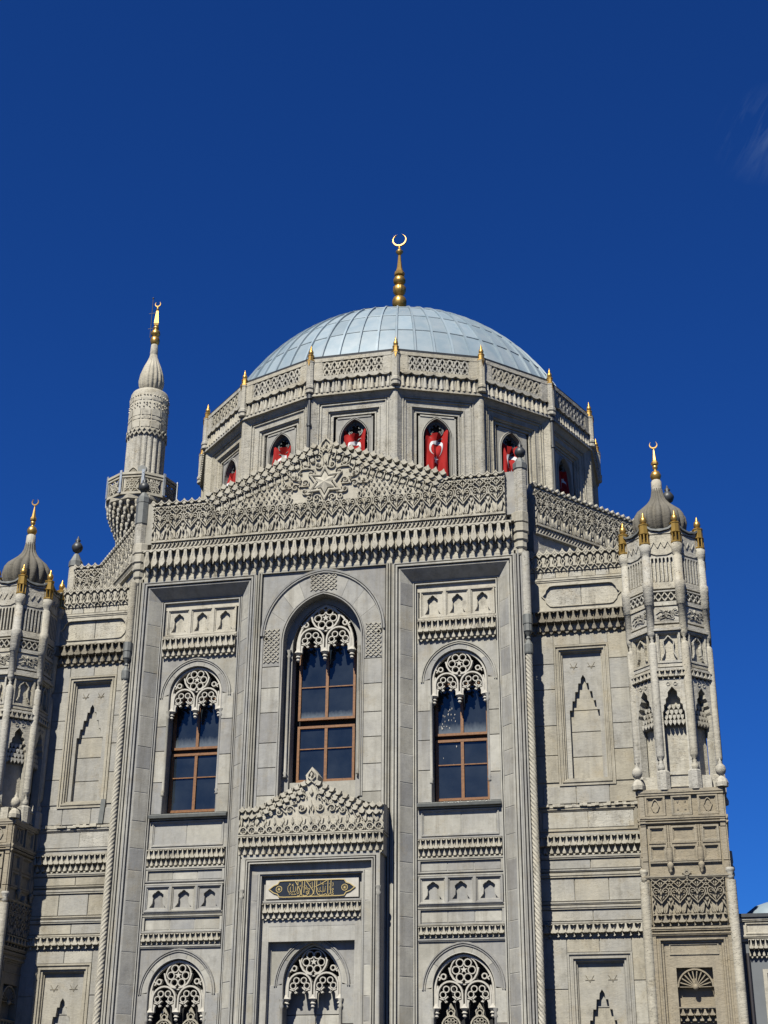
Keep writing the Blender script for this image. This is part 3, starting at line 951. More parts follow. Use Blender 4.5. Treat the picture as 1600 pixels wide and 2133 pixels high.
# spandrels
for s in (-1, 1):
    L = [(x, z) for x, z in outer if (x <= 0.001)]
    poly = [(-1.97, 14.7), (-1.97, 16.80), (0, 16.80)] + L[::-1]
    MB().prism([(s * x, z) for x, z in poly], -.2, -.045).build('spandrel', M_SMOOTH, mosque, F0)
    ashlar(F0, mosque, min(s * 1.24, s * 1.90), max(s * 1.24, s * 1.90), 9.0, 14.6, -.02, .80)
    MB().box(min(s * 1.90, s * 1.97), max(s * 1.90, s * 1.97), 9.0, 14.72, -.1, -.012).build('edge_strip', M_SMOOTH, mosque, F0)
MB().sweep(arch_path(1.95, 10, 14.72, 16.79, 14)[1:-1], [(-.10, -.03), (-.09, .03), (-.055, .03), (-.05, -.02), (-.035, -.02), (-.03, .04), (.03, .05), (.035, -.03)]).build('arch_moulding', M_SMOOTH, mosque, F0)
MB().sweep(arch_path(1.24, 9.6, 14.50, 16.0, 14), [(.10, -.03), (.09, .015), (.06, .015), (.055, -.02), (.04, -.02), (.03, .02), (-.005, .02), (-.01, -.36), (-.21, -.36)], side=1).build('opening_moulding', M_SMOOTH, mosque, F0)
MB().sweep(arch_path(1.04, 9.6, 14.40, 15.75, 14), [(.02, -.355), (-.0, -.355), (-.01, -.80)], side=1).build('opening_reveal', M_SMOOTH, mosque, F0)
# interlaced knot panels on the arch band
def knot(b, x0, x1, z0, z1, nx, nz, tilt=0):
    for i in range(nx + 1):
        for j in range(nz):
            if (i + j) % 2 == 0:
                xa = x0 + (x1 - x0) * i / nx; za_ = z0 + (z1 - z0) * j / nz; zb_ = z0 + (z1 - z0) * (j + 1) / nz
                for dx in (-1, 1):
                    xb = xa + dx * (x1 - x0) / nx
                    if x0 - 1e-6 <= xb <= x1 + 1e-6: b.ribbon([(xa, za_), (xb, zb_)], .028, 0, .03)
            else:
                xa = x0 + (x1 - x0) * i / nx; za_ = z0 + (z1 - z0) * j / nz; zb_ = z0 + (z1 - z0) * (j + 1) / nz
                for dx in (-1, 1):
                    xb = xa + dx * (x1 - x0) / nx
                    if x0 - 1e-6 <= xb <= x1 + 1e-6 and False: b.ribbon([(xa, zb_), (xb, za_)], .034, 0, .035)
for s in (-1, 1):
    kb = MB(); knot(kb, -.24, .24, 0, 1.08, 6, 14)
    kb.build('knot_panel', M_CARVED, mosque, F0 @ T(s * 1.62, 13.85, -.02))
kb = MB(); knot(kb, -.42, .42, 0, .52, 10, 7); kb.build('knot_panel', M_CARVED, mosque, F0 @ T(0, 16.12, -.02))
cwin = window(F0, mosque, 0, .90, 10.2, 14.20, -.78, -.42, [(10.25, 11.98, [11.27]), (12.16, 14.6, [13.21])], 14.4, 15.75, 'tall central window above the carved portal')
def jamb_shaft(u, d, z0, z1, r=.045):
    b_ = MB(); jamb_shaft_geo(b_, u, d, z0, z1, r); b_.build('jamb_shaft', M_SMOOTH, mosque, F0)
for s in (-1, 1): jamb_shaft(s * 1.12, -.29, 10.3, 14.3)
MB().box(-1.02, 1.02, 9.6, 10.18, -.9, -.45).build('window_sill', M_SMOOTH, mosque, F0)

# -------- side bays
DB = -.41
def keel_poly(cx, w, z0, z1):
    """blind panel opening: keel arch that narrows at the waist and flares at the foot"""
    h = z1 - z0
    L = [(-.46, .0), (-.40, .03), (-.37, .10), (-.33, .14), (-.31, .20), (-.27, .24), (-.25, .55), (-.30, .66), (-.28, .70), (-.30, .74), (-.22, .82), (-.19, .86), (-.13, .88), (-.09, .94), (0, 1.0)]
    return [(cx + x * w, z0 + z * h) for x, z in L] + [(cx - x * w, z0 + z * h) for x, z in L[-2::-1]]

def blind_panels(F, parent, u0, u1, z0, z1, d, mat=M_CARVED):
    w = (u1 - u0) / 3
    for i in range(3):
        a, c = u0 + i * w + .03, u0 + (i + 1) * w - .03
        MB().sweep(rect(a, c, z0, z1), [(-.03, d - .02), (-.03, d + .045), (.01, d + .045), (.03, d + .01), (.05, d + .01), (.06, d - .03)], True).build('panel_frame', mat, parent, F)
        k = keel_poly((a + c) / 2, (c - a - .14), z0 + .10, z1 - .10)
        MB().plate(rect(a + .05, c - .05, z0 + .05, z1 - .05), [k], d - .02, .11).build('blind_panel', mat, parent, F)
    MB().box(u0, u1, z0, z1, d - .2, d - .13).build('panel_back', mat, parent, F)

for s in (-1, 1):
    side = 'left' if s < 0 else 'right'
    x = lambda v: s * v
    def rng(a, b_): return (min(s * a, s * b_), max(s * a, s * b_))
    # great splayed frame
    u0, u1 = rng(2.23, 6.0)
    MB().sweep(upath(u0, u1, GZ, 16.83), [(0, -.02), (0, .02), (.04, .02), (.045, -.08), (.07, -.08), (.075, .02), (.13, .02), (.135, -.09), (.165, -.09), (.17, -.03), (.21, -.035),
                                        (.54, -.375), (.545, -.35), (.575, -.35), (.58, -.45), (.60, -.45), (.605, -.36), (.64, -.36), (.645, -.47), (.69, -.47)], side=-1).build('bay_frame', M_SMOOTH, mosque, F0)
    # splay stones
    for a, c in ((2.23 + .21, 2.23 + .54), (6.0 - .54, 6.0 - .21)):
        if a < 4: P0, P1 = (a, .035), (c, .375)
        else: P0, P1 = (a, .375), (c, .035)
        if s < 0: P0, P1 = (-P1[0], P1[1]), (-P0[0], P0[1])
        Fs, L = between(*P0, *P1)
        ashlar(Fs, mosque, -L / 2, L / 2, GZ + 4.6, 16.22, .006, .80, 1, .04)
        stone(Fs, mosque, -L / 2, L / 2, GZ, GZ + 4.6, .006, .04)
    u0, u1 = rng(2.90, 5.36)
    uc = s * 4.165
    # back walls of the bay
    MB().box(u0 - .03, u1 + .03, 14.96, 16.25, -.9, DB - .16).build('bay_wall', M_CARVED, mosque, F0)
    MB().box(u0, u1, 15.97, 16.22, -.6, DB - .04).build('bay_head', M_CARVED, mosque, F0)
    blind_panels(F0, mosque, u0 + .09, u1 - .05, 15.12, 15.95, DB - .02, M_CARVED)
    rails(F0, mosque, u0 + .01, u1 - .01, [(14.97, 15.10)], -.6, DB + .02, M_CARVED)
    MB().box(u0 - .02, u1 + .02, 14.30, 14.98, -.9, DB - .04).build('frieze_wall', M_SMOOTH, mosque, F0)
    muq_row(F0, mosque, u0 + .03, u1 - .03, 14.37, 14.96, DB - .04, 13, 'drop', .20, M_CARVED)
    # arch field
    zb = 9.40
    ou = resample(ogive(1.17, 13.05, 14.32, 12, uc), 24)
    inn = resample(ogive(.86, 13.17, 14.05, 12, uc), 24)
    voussoirs(F0, mosque, inn, ou, DB - .02, .10, 5)
    for sd in (-1, 1):
        L = [(px, pz) for px, pz in ogive(1.17, 13.05, 14.32, 12, uc) if (px - uc) * sd >= -.001]
        if sd > 0: L = L[::-1]
        e = u1 if sd > 0 else u0
        poly = [(e, 13.05), (e, 14.34), (uc, 14.34)] + L[::-1]
        MB().prism(poly, DB - .2, DB - .045).build('spandrel', M_SMOOTH, mosque, F0)
        a, c = sorted((uc + sd * .86, e))
        ashlar(F0, mosque, a, c, zb, 13.12, DB - .02, .85)
    MB().sweep(ogive(1.17, 13.05, 14.32, 12, uc), [(-.11, DB - .03), (-.10, DB + .01), (-.075, DB + .01), (-.07, DB - .025), (-.05, DB - .025), (-.045, DB + .02), (-.01, DB + .02), (0, DB - .04)]).build('arch_moulding', M_SMOOTH, mosque, F0)
    MB().sweep(arch_path(.86, zb, 13.17, 14.05, 12, uc), [(.03, DB - .03), (.0, DB - .008), (-.01, DB - .02), (-.012, DB - .52)]).build('opening_reveal', M_SMOOTH, mosque, F0)
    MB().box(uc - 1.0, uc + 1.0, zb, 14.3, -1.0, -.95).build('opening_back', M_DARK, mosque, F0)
    window(F0, mosque, uc, .81, zb, 12.60, -.90, -.56, [(9.53, 11.36, [10.6]), (11.48, 13.1, [])], 13.15, 14.02,
           'upper %s side window with wooden casements under white tracery' % side)
    if s > 0: right_window = [o for o in mosque.children if o.name.startswith('window') and 'upper right' in o.get('label', '')][0]
    for sd in (-1, 1): jamb_shaft(uc + sd * .86, DB - .05, 9.95, 12.62)
    # sill
    MB().add([(u0 - .0, 9.26, -.5), (u0 - .0, 9.26, -.27), (u0 - .0, 9.34, -.25), (u0, 9.43, -.5), (u1, 9.26, -.5), (u1, 9.26, -.27), (u1, 9.34, -.25), (u1, 9.43, -.5)],
             [(0, 1, 5, 4), (1, 2, 6, 5), (2, 3, 7, 6), (0, 3, 2, 1), (4, 5, 6, 7)]).build('window_sill', M_GLEAD, mosque, F0)
    # lower wall of the bay
    MB().box(u0 - .03, u1 + .03, 7.30, 9.42, -.9, DB - .065).build('bay_wall', M_SMOOTH, mosque, F0)
    MB().box(u0 - .03, u1 + .03, 5.45, 6.50, -.9, DB - .065).build('bay_wall', M_SMOOTH, mosque, F0)
    stone(F0, mosque, u0 + .16, uc, 8.47, 9.14, DB - .05, .05); stone(F0, mosque, uc, u1 - .16, 8.47, 9.14, DB - .05, .05)
    MB().sweep(rect(u0 + .10, u1 - .10, 8.43, 9.18), [(-.10, DB - .03), (0, DB - .03), (0, DB + .0), (.03, DB + .0), (.035, DB - .03), (.06, DB - .03), (.07, DB - .06)], True).build('panel_frame', M_SMOOTH, mosque, F0)
    rails(F0, mosque, u0, u1, [(8.33, 8.40), (9.19, 9.26)], -.6, DB - .01, M_SMOOTH)
    muq_row(F0, mosque, u0 + .02, u1 - .02, 7.83, 8.32, DB - .065, 16, 'double', .17, M_CARVED)
    rails(F0, mosque, u0, u1, [(7.72, 7.82), (7.36, 7.42), (7.27, 7.345), (6.46, 6.53), (6.36, 6.44), (5.90, 5.99), (5.50, 5.58)], -.6, DB + .02, M_SMOOTH)
    for za_, zc_ in ((7.42, 7.72), (5.99, 6.36)):
        w = (u1 - u0 - .16) / 3
        for k in range(3): stone(F0, mosque, u0 + .08 + k * w, u0 + .08 + (k + 1) * w, za_ + .02, zc_ - .01, DB - .055, .03)
        for e0, e1 in ((u0, u0 + .07), (u1 - .07, u1)):
            MB().box(e0, e1, za_, zc_, -.6, DB + .005).build('rail_end', M_SMOOTH, mosque, F0)
    blind_panels(F0, mosque, u0 + .03, u1 - .03, 6.55, 7.25, DB - .0, M_SMOOTH)
    muq_row(F0, mosque, u0 + .02, u1 - .02, 5.585, 5.90, DB - .065, 15, 'single', .16, M_CARVED)
    # lower arch
    zb = GZ
    ou = resample(ogive(1.17, 4.22, 5.50, 12, uc), 24)
    inn = resample(ogive(.87, 4.28, 5.20, 12, uc), 24)
    voussoirs(F0, mosque, inn, ou, DB - .02, .10, 5)
    for sd in (-1, 1):
        L = [(px, pz) for px, pz in ogive(1.17, 4.22, 5.50, 12, uc) if (px - uc) * sd >= -.001]
        if sd > 0: L = L[::-1]
        e = u1 if sd > 0 else u0
        poly = [(e, 4.2), (e, 5.50), (uc, 5.50)] + L[::-1]
        MB().prism(poly, DB - .2, DB - .045).build('spandrel', M_SMOOTH, mosque, F0)
        a, c = sorted((uc + sd * .87, e))
        ashlar(F0, mosque, a, c, zb, 4.25, DB - .02, .95)
    MB().sweep(ogive(1.17, 4.22, 5.49, 12, uc), [(-.11, DB - .03), (-.10, DB + .01), (-.075, DB + .01), (-.07, DB - .025), (-.05, DB - .025), (-.045, DB + .02), (-.01, DB + .02), (0, DB - .04)]).build('arch_moulding', M_SMOOTH, mosque, F0)
    MB().sweep(arch_path(.87, zb, 4.28, 5.20, 12, uc), [(.03, DB - .03), (.0, DB - .008), (-.01, DB - .02), (-.012, DB - .52)]).build('opening_reveal', M_SMOOTH, mosque, F0)
    lw = window(F0, mosque, uc, .82, zb, 3.72, -.90, -.56, [(0.4, 2.0, [1.2]), (2.0, 3.1, [])], 4.25, 5.16,
           'lower %s side window with pale ornamental grilles' % side)
    for sd in (-1, 1):      # round headed iron grilles
        gbm = MB(); gx = uc + sd * .40
        gbm.ring(gx, 3.30, .25, .05, -.03, .03, 18)
        for k in range(10):
            an = 2 * pi * k / 10
            gbm.ring(gx + .155 * cos(an), 3.30 + .155 * sin(an), .045, .022, -.02, .02, 8)
            gbm.ribbon([(gx, 3.30), (gx + .12 * cos(an), 3.30 + .12 * sin(an))], .02, -.02, .02)
        gbm.ring(gx, 3.62, .07, .03, -.02, .02, 8)
        gbm.ribbon([(gx - .18, 3.48), (gx - .09, 3.56), (gx - .11, 3.68), (gx, 3.86), (gx + .11, 3.68), (gx + .09, 3.56), (gx + .18, 3.48)], .035, -.02, .02)
        gbm.ribbon([(gx - .05, 3.72), (gx, 3.80), (gx + .05, 3.72)], .03, -.02, .02)
        gbm.box(gx - .25, gx - .21, 1.0, 3.30, -.02, .02); gbm.box(gx + .21, gx + .25, 1.0, 3.30, -.02, .02)
        gbm.build('grille', M_GRILLE, lw, F0 @ T(0, 0, -.66))
    for sd in (-1, 1): jamb_shaft(uc + sd * .87, DB - .05, .8, 3.72)

dp = MB(); rr_ = random.Random(5)
for k in range(26):
    ux = uc - .42 + rr_.uniform(-.26, .24); zx = rr_.choice((rr_.uniform(11.75, 12.5), rr_.uniform(10.0, 11.2) if k % 3 == 0 else rr_.uniform(11.7, 12.3)))
    wq, hq = rr_.uniform(.006, .016), rr_.uniform(.015, .07)
    if abs(zx - 11.4) < .14: continue
    dp.prism([(ux - wq, zx), (ux, zx - hq), (ux + wq, zx), (ux, zx + wq)], 0, .004)
o_ = dp.build('bird_droppings', M_WHITE, right_window, F0 @ T(0, 0, -.895)); o_['kind'] = 'stuff'

# -------- outer bays
DO = -.80
def stepped(cx, z0, w=.44, ztop=13.16, k=1.0):
    q = w / .44
    L = [(w, z0), (w, ztop - 1.08 * k), (.365 * q, ztop - 1.08 * k), (.345 * q, ztop - .80 * k), (.275 * q, ztop - .80 * k), (.25 * q, ztop - .52 * k), (.175 * q, ztop - .52 * k),
         (.15 * q, ztop - .26 * k), (.08 * q, ztop - .26 * k), (.065 * q, ztop - .11 * k)]
    return [(cx - a, z) for a, z in L] + [(cx, ztop)] + [(cx + a, z) for a, z in reversed(L)]

def triangle_mark(b, x, z, r=.10):
    b.ribbon([(x - r, z + .09), (x, z - .09), (x + r, z + .09)], .018, 0, .012, t=.9)
    b.ribbon([(x - r * 1.1, z - .035), (x + r * 1.1, z - .035)], .018, .0, .013, t=.9)

for s in (-1, 1):
    u0, u1 = sorted((s * 6.29, s * 9.45))
    uc = s * 7.82
    nm = lambda a, c: (min(s * a, s * c), max(s * a, s * c))
    MB().box(u0, u1, 14.44, 16.52, -1.2, DO - .035).build('outer_wall', M_ROUGH, mosque, F0)
    MB().box(u0, u1, 5.58, 9.19, -1.2, DO - .035).build('outer_wall', M_OUTER, mosque, F0)
    # parapet of pointed leaves
    a, c = nm(6.34, 9.2); n = 12; p = (c - a) / n
    def para():
        b = MB(); q = p / .24
        b.prism([(-.115 * q, .50), (0, .36), (.115 * q, .50), (0, .70)], 0, .10, .85)
        b.prism([(-.04 * q, .5), (0, .45), (.04 * q, .5), (0, .57)], .1, .12, .6)
        b.prism([(.12 * q - .07 * q * cos(pi * i / 6), .36 + .08 * sin(pi * i / 6)) for i in range(7)] + [(.17 * q, .30), (.15 * q, .2), (.20 * q, .06), (.04 * q, .06), (.09 * q, .2), (.07 * q, .30)], 0, .05, .85)
        b.ribbon([(0, .36), (-.05 * q, .25), (0, .12), (.05 * q, .25), (0, .36)], .025, 0, .06)
        b.ribbon([(-.09 * q, 0), (0, .11), (.09 * q, 0)], .025, 0, .06)
        b.ribbon([(0, .60), (.06 * q, .52), (.12 * q, .49), (.18 * q, .52), (.24 * q, .60)], .03, 0, .11)
        return b.mesh('parapet_motif', M_CARVED)
    pm_ = cached(('para', s), para)
    pk = []
    for i in range(n):
        place('parapet_motif', pm_, mosque, F0 @ T(a + (i + .5) * p, 16.50, DO + .04))
        pk += [(a + i * p, 17.06), (a + (i + .5) * p, 17.16)]
    pk.append((c, 17.06))
    MB().plate([(a, 16.46), (c, 16.46)] + pk[::-1], [], DO + .04, .22).build('parapet_back', M_CARVED, mosque, F0)
    for i in range(7):
        stone(F0, mosque, a + i * (c - a) / 7, a + (i + 1) * (c - a) / 7, 16.24, 16.46, DO + .01, .06, M_ROUGH)
    rails(F0, mosque, a, c, [(16.10, 16.22), (15.12, 15.20)], -1.0, DO + .09, M_CARVED)
    # cartouche
    ca, cc = nm(6.72, 9.1)
    cz0, cz1 = 15.30, 15.98
    cart = [(ca + .10, (cz0 + cz1) / 2 - .10), (ca, (cz0 + cz1) / 2), (ca + .10, (cz0 + cz1) / 2 + .10), (ca + .13, cz1 - .14), (ca + .24, cz1 - .02), (ca + .34, cz1), (cc - .34, cz1), (cc - .24, cz1 - .02), (cc - .13, cz1 - .14),
            (cc - .10, (cz0 + cz1) / 2 + .10), (cc, (cz0 + cz1) / 2), (cc - .10, (cz0 + cz1) / 2 - .10), (cc - .13, cz0 + .14), (cc - .24, cz0 + .02), (cc - .34, cz0), (ca + .34, cz0), (ca + .24, cz0 + .02), (ca + .13, cz0 + .14)]
    MB().plate(rect(a, c, 15.20, 16.10), [cart], DO + .05, .10).build('cartouche_surround', M_CARVED, mosque, F0)
    MB().ribbon(cart, .035, DO + .04, DO + .085, True).build('cartouche_bead', M_CARVED, mosque, F0)
    for k in range(2):
        stone(F0, mosque, ca + k * (cc - ca) / 2, ca + (k + 1) * (cc - ca) / 2, cz0 - .01, cz1 + .01, DO + .0, .05, M_ROUGH)
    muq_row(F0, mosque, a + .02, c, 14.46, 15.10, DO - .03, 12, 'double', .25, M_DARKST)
    # niche wall
    fr = rect(*nm(7.02, 8.60), 9.82, 14.04)
    MB().plate(rect(u0, u1, 9.2, 14.45), [fr], DO - .03, .3).build('outer_wall', M_OUTER, mosque, F0)
    ashlar(F0, mosque, *nm(6.32, 7.0), 9.9, 14.40, DO, .95, 1, .03, M_OUTER)
    ashlar(F0, mosque, *nm(8.62, 9.30), 9.9, 14.40, DO, .95, 1, .03, M_OUTER)
    stone(F0, mosque, *nm(7.0, 7.8), 14.06, 14.40, DO, .03, M_OUTER); stone(F0, mosque, *nm(7.8, 8.62), 14.06, 14.40, DO, .03, M_OUTER)
    for k in range(3): stone(F0, mosque, *nm(6.52 + k * .95, 7.47 + k * .95), 9.28, 9.80, DO, .03, M_OUTER)
    MB().sweep(fr, [(-.02, DO - .03), (-.02, DO + .03), (.03, DO + .03), (.04, DO - .01), (.07, DO - .01), (.08, DO + .02), (.12, DO + .02), (.13, DO - .03), (.17, DO - .03), (.19, DO - .10), (.215, DO - .10), (.22, DO - .18)], True).build('niche_frame', M_OUTER, mosque, F0)
    st_ = stepped(uc, 10.03)
    MB().plate(rect(*nm(7.22, 8.41), 9.99, 13.83), [st_], DO - .16, .17).build('niche_plate', M_OUTER, mosque, F0)
    zz = [9.98, 10.7, 11.45, 12.1, 13.3]
    for k in range(4): stone(F0, mosque, uc - .5, uc + .5, zz[k], zz[k + 1], DO - .30, .03, M_OUTER)
    tb = MB(); triangle_mark(tb, uc - .26, 13.44); triangle_mark(tb, uc + .26, 13.44)
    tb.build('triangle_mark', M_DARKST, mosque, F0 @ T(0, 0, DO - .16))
    # worn ledge, panel, bands
    led = MB()
    n = 26
    for i in range(n):
        ua, ub = a + (c - a) * i / n, a + (c - a) * (i + 1) / n
        led.box(ua, ub, 9.17 + random.uniform(0, .03), 9.26 + random.uniform(-.03, .03), -1.0, DO + random.choice((.09, .08, .05, .085, .02)))
    led.build('worn_ledge', M_ROUGH, mosque, F0)
    MB().sweep(rect(a + .03, c - .05, 8.50, 9.14), [(-.10, DO), (0, DO), (0, DO + .03), (.03, DO + .03), (.04, DO - .0), (.07, DO - .0), (.08, DO - .04)], True).build('panel_frame', M_OUTER, mosque, F0)
    stone(F0, mosque, a + .12, (a + c) / 2, 8.58, 9.06, DO - .02, .03, M_OUTER); stone(F0, mosque, (a + c) / 2, c - .14, 8.58, 9.06, DO - .02, .03, M_ROUGH)
    rails(F0, mosque, a, c, [(8.33, 8.42), (7.72, 7.82), (7.36, 7.43), (7.20, 7.335), (6.46, 6.54), (6.33, 6.44), (5.92, 6.0)], -1.0, DO + .06, M_OUTER)
    muq_row(F0, mosque, a, c, 7.84, 8.34, DO - .03, 16, 'double', .18, M_CARVED)
    for za_, zc_, kk in ((7.44, 7.71, 2), (6.55, 7.19, 3), (6.01, 6.32, 2)):
        for k in range(kk): stone(F0, mosque, a + k * (c - a) / kk, a + (k + 1) * (c - a) / kk, za_, zc_, DO + .0, .03, M_OUTER)
    muq_row(F0, mosque, a, c, 5.58, 5.92, DO - .03, 13, 'single', .17, M_CARVED)
    # lower niche
    uc2 = s * 7.885
    fr = rect(*nm(7.02, 8.75), 1.0, 5.15)
    MB().plate(rect(u0, u1, GZ, 5.6), [fr], DO - .03, .3).build('outer_wall', M_OUTER, mosque, F0)
    ashlar(F0, mosque, *nm(6.32, 7.0), GZ, 5.55, DO, 1.3, 1, .03, M_OUTER)
    ashlar(F0, mosque, *nm(8.77, 9.35), GZ, 5.55, DO, 1.3, 1, .03, M_OUTER)
    stone(F0, mosque, *nm(7.0, 7.9), 5.17, 5.55, DO, .03, M_OUTER); stone(F0, mosque, *nm(7.9, 8.77), 5.17, 5.55, DO, .03, M_OUTER)
    MB().sweep(fr, [(-.02, DO - .03), (-.02, DO + .03), (.03, DO + .03), (.04, DO - .01), (.08, DO - .01), (.09, DO + .02), (.14, DO + .02), (.15, DO - .03), (.20, DO - .03), (.22, DO - .10), (.24, DO - .10), (.25, DO - .18)], True).build('niche_frame', M_OUTER, mosque, F0)
    MB().plate(rect(*nm(7.25, 8.53), 1.2, 4.91), [stepped(uc2, 1.25, .46, 4.22)], DO - .16, .20).build('niche_plate', M_OUTER, mosque, F0)
    zz = [1.2, 2.4, 3.2, 3.75, 4.4]
    for k in range(4): stone(F0, mosque, uc2 - .5, uc2 + .5, zz[k], zz[k + 1], DO - .30, .03, M_OUTER)
    tb = MB(); triangle_mark(tb, uc2 - .31, 4.50, .115); triangle_mark(tb, uc2 + .31, 4.50, .115)
    tb.build('triangle_mark', M_DARKST, mosque, F0 @ T(0, 0, DO - .16))
    # roof behind the parapet and the oblique cresting of the transept
    MB().box(u0 + .02, u1 - .02, 16.40, 17.02, -5.2, DO - .22).build('roof_slab', M_GLEAD, mosque, F0)
    P0, P1 = (6.55, .75), (9.50, 4.40)
    if s < 0: P0, P1 = (-P1[0], P1[1]), (-P0[0], P0[1])
    Fd, L = between(*P0, *P1)
    MB().box(-L / 2, L / 2, 16.2, 17.86, -.5, -.02).build('oblique_wall', M_ROUGH, mosque, Fd)
    crown(Fd, mosque, -L / 2 + .05, L / 2 - .05, 17.78, .0, M_CARVED, 9)
    P0, P1 = (9.52, 4.38), (10.55, 4.38)
    if s < 0: P0, P1 = (-P1[0], P1[1]), (-P0[0], P0[1])
    Ff, L = between(*P0, *P1)
    MB().box(-L / 2, L / 2, 12, 17.9, -.5, -.02).build('rear_wall', M_ROUGH, mosque, Ff)
    crown(Ff, mosque, -L / 2, L / 2, 17.78, .0, M_CARVED, 2)
    Fp = frame(s * 10.70, 4.62, 0)
    post = MB().lathe([(.22, 15), (.22, 19.62)], 8, 0, 0, smooth=False, phase=pi / 8).build('roof_post', M_ROUGH, mosque, Fp)
    MB().lathe([(.25, 19.6), (.25, 19.8), (.19, 19.9), (.10, 20.1), (.05, 20.14)], 8, 0, 0, smooth=False, phase=pi / 8).build('post_cap', M_GLEAD, post, Fp)
    MB().lathe([(.04, 20.1), (.07, 20.18), (.16, 20.24), (.205, 20.36), (.20, 20.44), (.12, 20.56), (.06, 20.6), (.11, 20.66), (.06, 20.71), (.01, 20.84)], 24, 0, 0, 12, .16).build('post_ball', M_DLEAD, post, Fp)
# gable flank walls
for s in (-1, 1):
    MB().box(min(s * 6.0, s * 6.22), max(s * 6.0, s * 6.22), 16.9, 19.4, -1.0, -.2).build('gable_flank', M_ROUGH, mosque, F0)
MB().box(-.15, .0, 9.30, 10.05, 0, .02).build('metal_patch', M_GLEAD, mosque, F0 @ T(-7.60, 0, DO + .03) @ Matrix.Rotation(.06, 4, 'Y'), 'grey metal strip fixed over the cracked niche sill')

# -------- portal
DP = .65
b = MB()
b.sweep(upath(-2.03, 2.03, GZ, 7.86), [(0, -.2), (0, DP), (.11, DP), (.115, DP - .07), (.135, DP - .07), (.14, DP + .03), (.175, DP + .03), (.18, DP - .06), (.205, DP - .06), (.21, DP + .01), (.245, DP + .01), (.25, DP - .17)], side=-1)
b.build('portal_frame', M_SMOOTH, mosque, F0)
MB().sweep(upath(-1.79, 1.79, GZ, 7.62), [(0, DP - .14), (.24, DP - .16), (.25, DP - .13), (.28, DP - .13), (.29, DP - .17), (.32, DP - .17), (.335, DP - .36), (.36, DP - .36)], side=-1).build('portal_frame', M_SMOOTH, mosque, F0)
ashlar(F0, mosque, -1.78, -1.56, GZ, 7.36, DP - .145, .85, 1, .03)
ashlar(F0, mosque, 1.56, 1.78, GZ, 7.36, DP - .145, .85, 1, .03)
MB().box(-1.46, 1.46, 5.5, 7.35, -.1, DP - .345).build('portal_wall', M_SMOOTH, mosque, F0)
# plaque with the gilt inscription
plq = MB().box(-1.36, 1.36, 6.66, 7.20, 0, .10).build('plaque', M_WHITE, mosque, F0 @ T(0, 0, DP - .36))
pz0, pz1 = 6.70, 7.15
pl = [(-1.25, 6.925), (-1.12, 7.02), (-1.0, 7.06), (-.95, 7.14), (-.82, 7.15), (.82, 7.15), (.95, 7.14), (1.0, 7.06), (1.12, 7.02), (1.25, 6.925), (1.12, 6.83), (1.0, 6.79), (.95, 6.71), (.82, 6.70), (-.82, 6.70), (-.95, 6.71), (-1.0, 6.79), (-1.12, 6.83)]
MB().prism(pl, .10, .115).build('plaque_field', M_PLAQUE, plq, F0 @ T(0, 0, DP - .36))
gbd = MB()
gbd.ribbon(pl, .03, .105, .135, True)
for s in (-1, 1):
    gbd.ring(s * .96, 6.925, .085, .022, .11, .13, 14)
    gbd.prism([(s * .96 + (.065 if i % 2 == 0 else .02) * cos(radians(30 * i)), 6.925 + (.065 if i % 2 == 0 else .02) * sin(radians(30 * i))) for i in range(12)], .11, .125)
gbd.build('plaque_border', M_GILT, plq, F0 @ T(0, 0, DP - .36))
# inscription strokes, traced in a 1600 x 677 box
ins = MB()
def tr(p): # the photo is sheared: undo the slope of the plaque
    x_, y_ = p
    u = (x_ - 800) / 1350 * 1.42 - .02
    zc_ = 7.15 - (y_ - (118 - (x_ - 150) * .036)) / 428 * .44
    return (u, zc_)
def pen(w, *pp): ins.ribbon([tr(q) for q in pp], w, .11, .13, t=.9)
def dot(x_, y_, r=.012):
    u, z = tr((x_, y_)); ins.prism([(u - r, z), (u, z - r), (u + r, z), (u, z + r)], .11, .13)
TH, TN = .020, .0135
# right hand word
pen(TN, (1405, 150), (1418, 200), (1405, 260)); pen(TN, (1390, 330), (1415, 310), (1425, 345), (1400, 375), (1385, 350), (1390, 330))
pen(TN, (1430, 410), (1400, 400), (1385, 430), (1420, 440), (1425, 470), (1390, 485), (1345, 450))
pen(TH, (1355, 95), (1352, 300), (1345, 450)); pen(TH, (1270, 90), (1268, 300), (1272, 470))
pen(TN, (1320, 440), (1300, 490), (1272, 450), (1245, 490), (1215, 455))
pen(TH, (1215, 455), (1160, 485), (1060, 500), (990, 470), (958, 400), (955, 250), (962, 100))
pen(TH, (1240, 95), (1150, 150), (1060, 200), (970, 245))
pen(TN, (1200, 290), (1190, 390), (1160, 400), (1140, 380), (1135, 240)); pen(TN, (1140, 380), (1110, 405), (1070, 390), (1050, 350), (1062, 280))
pen(TN, (1070, 390), (1030, 410), (1000, 390), (985, 330), (1000, 300)); pen(TN, (1105, 215), (1120, 190), (1140, 210), (1165, 185))
for q in ((1315, 180), (1310, 265), (1310, 300), (1310, 335), (1215, 190), (1205, 265), (1045, 450), (1125, 440), (1130, 95), (1060, 150), (930, 265), (915, 470)): dot(*q)
# la
pen(TH, (665, 115), (740, 215), (820, 320), (862, 380), (868, 440), (830, 500), (750, 530)); pen(TH, (905, 110), (900, 250), (890, 400), (875, 470))
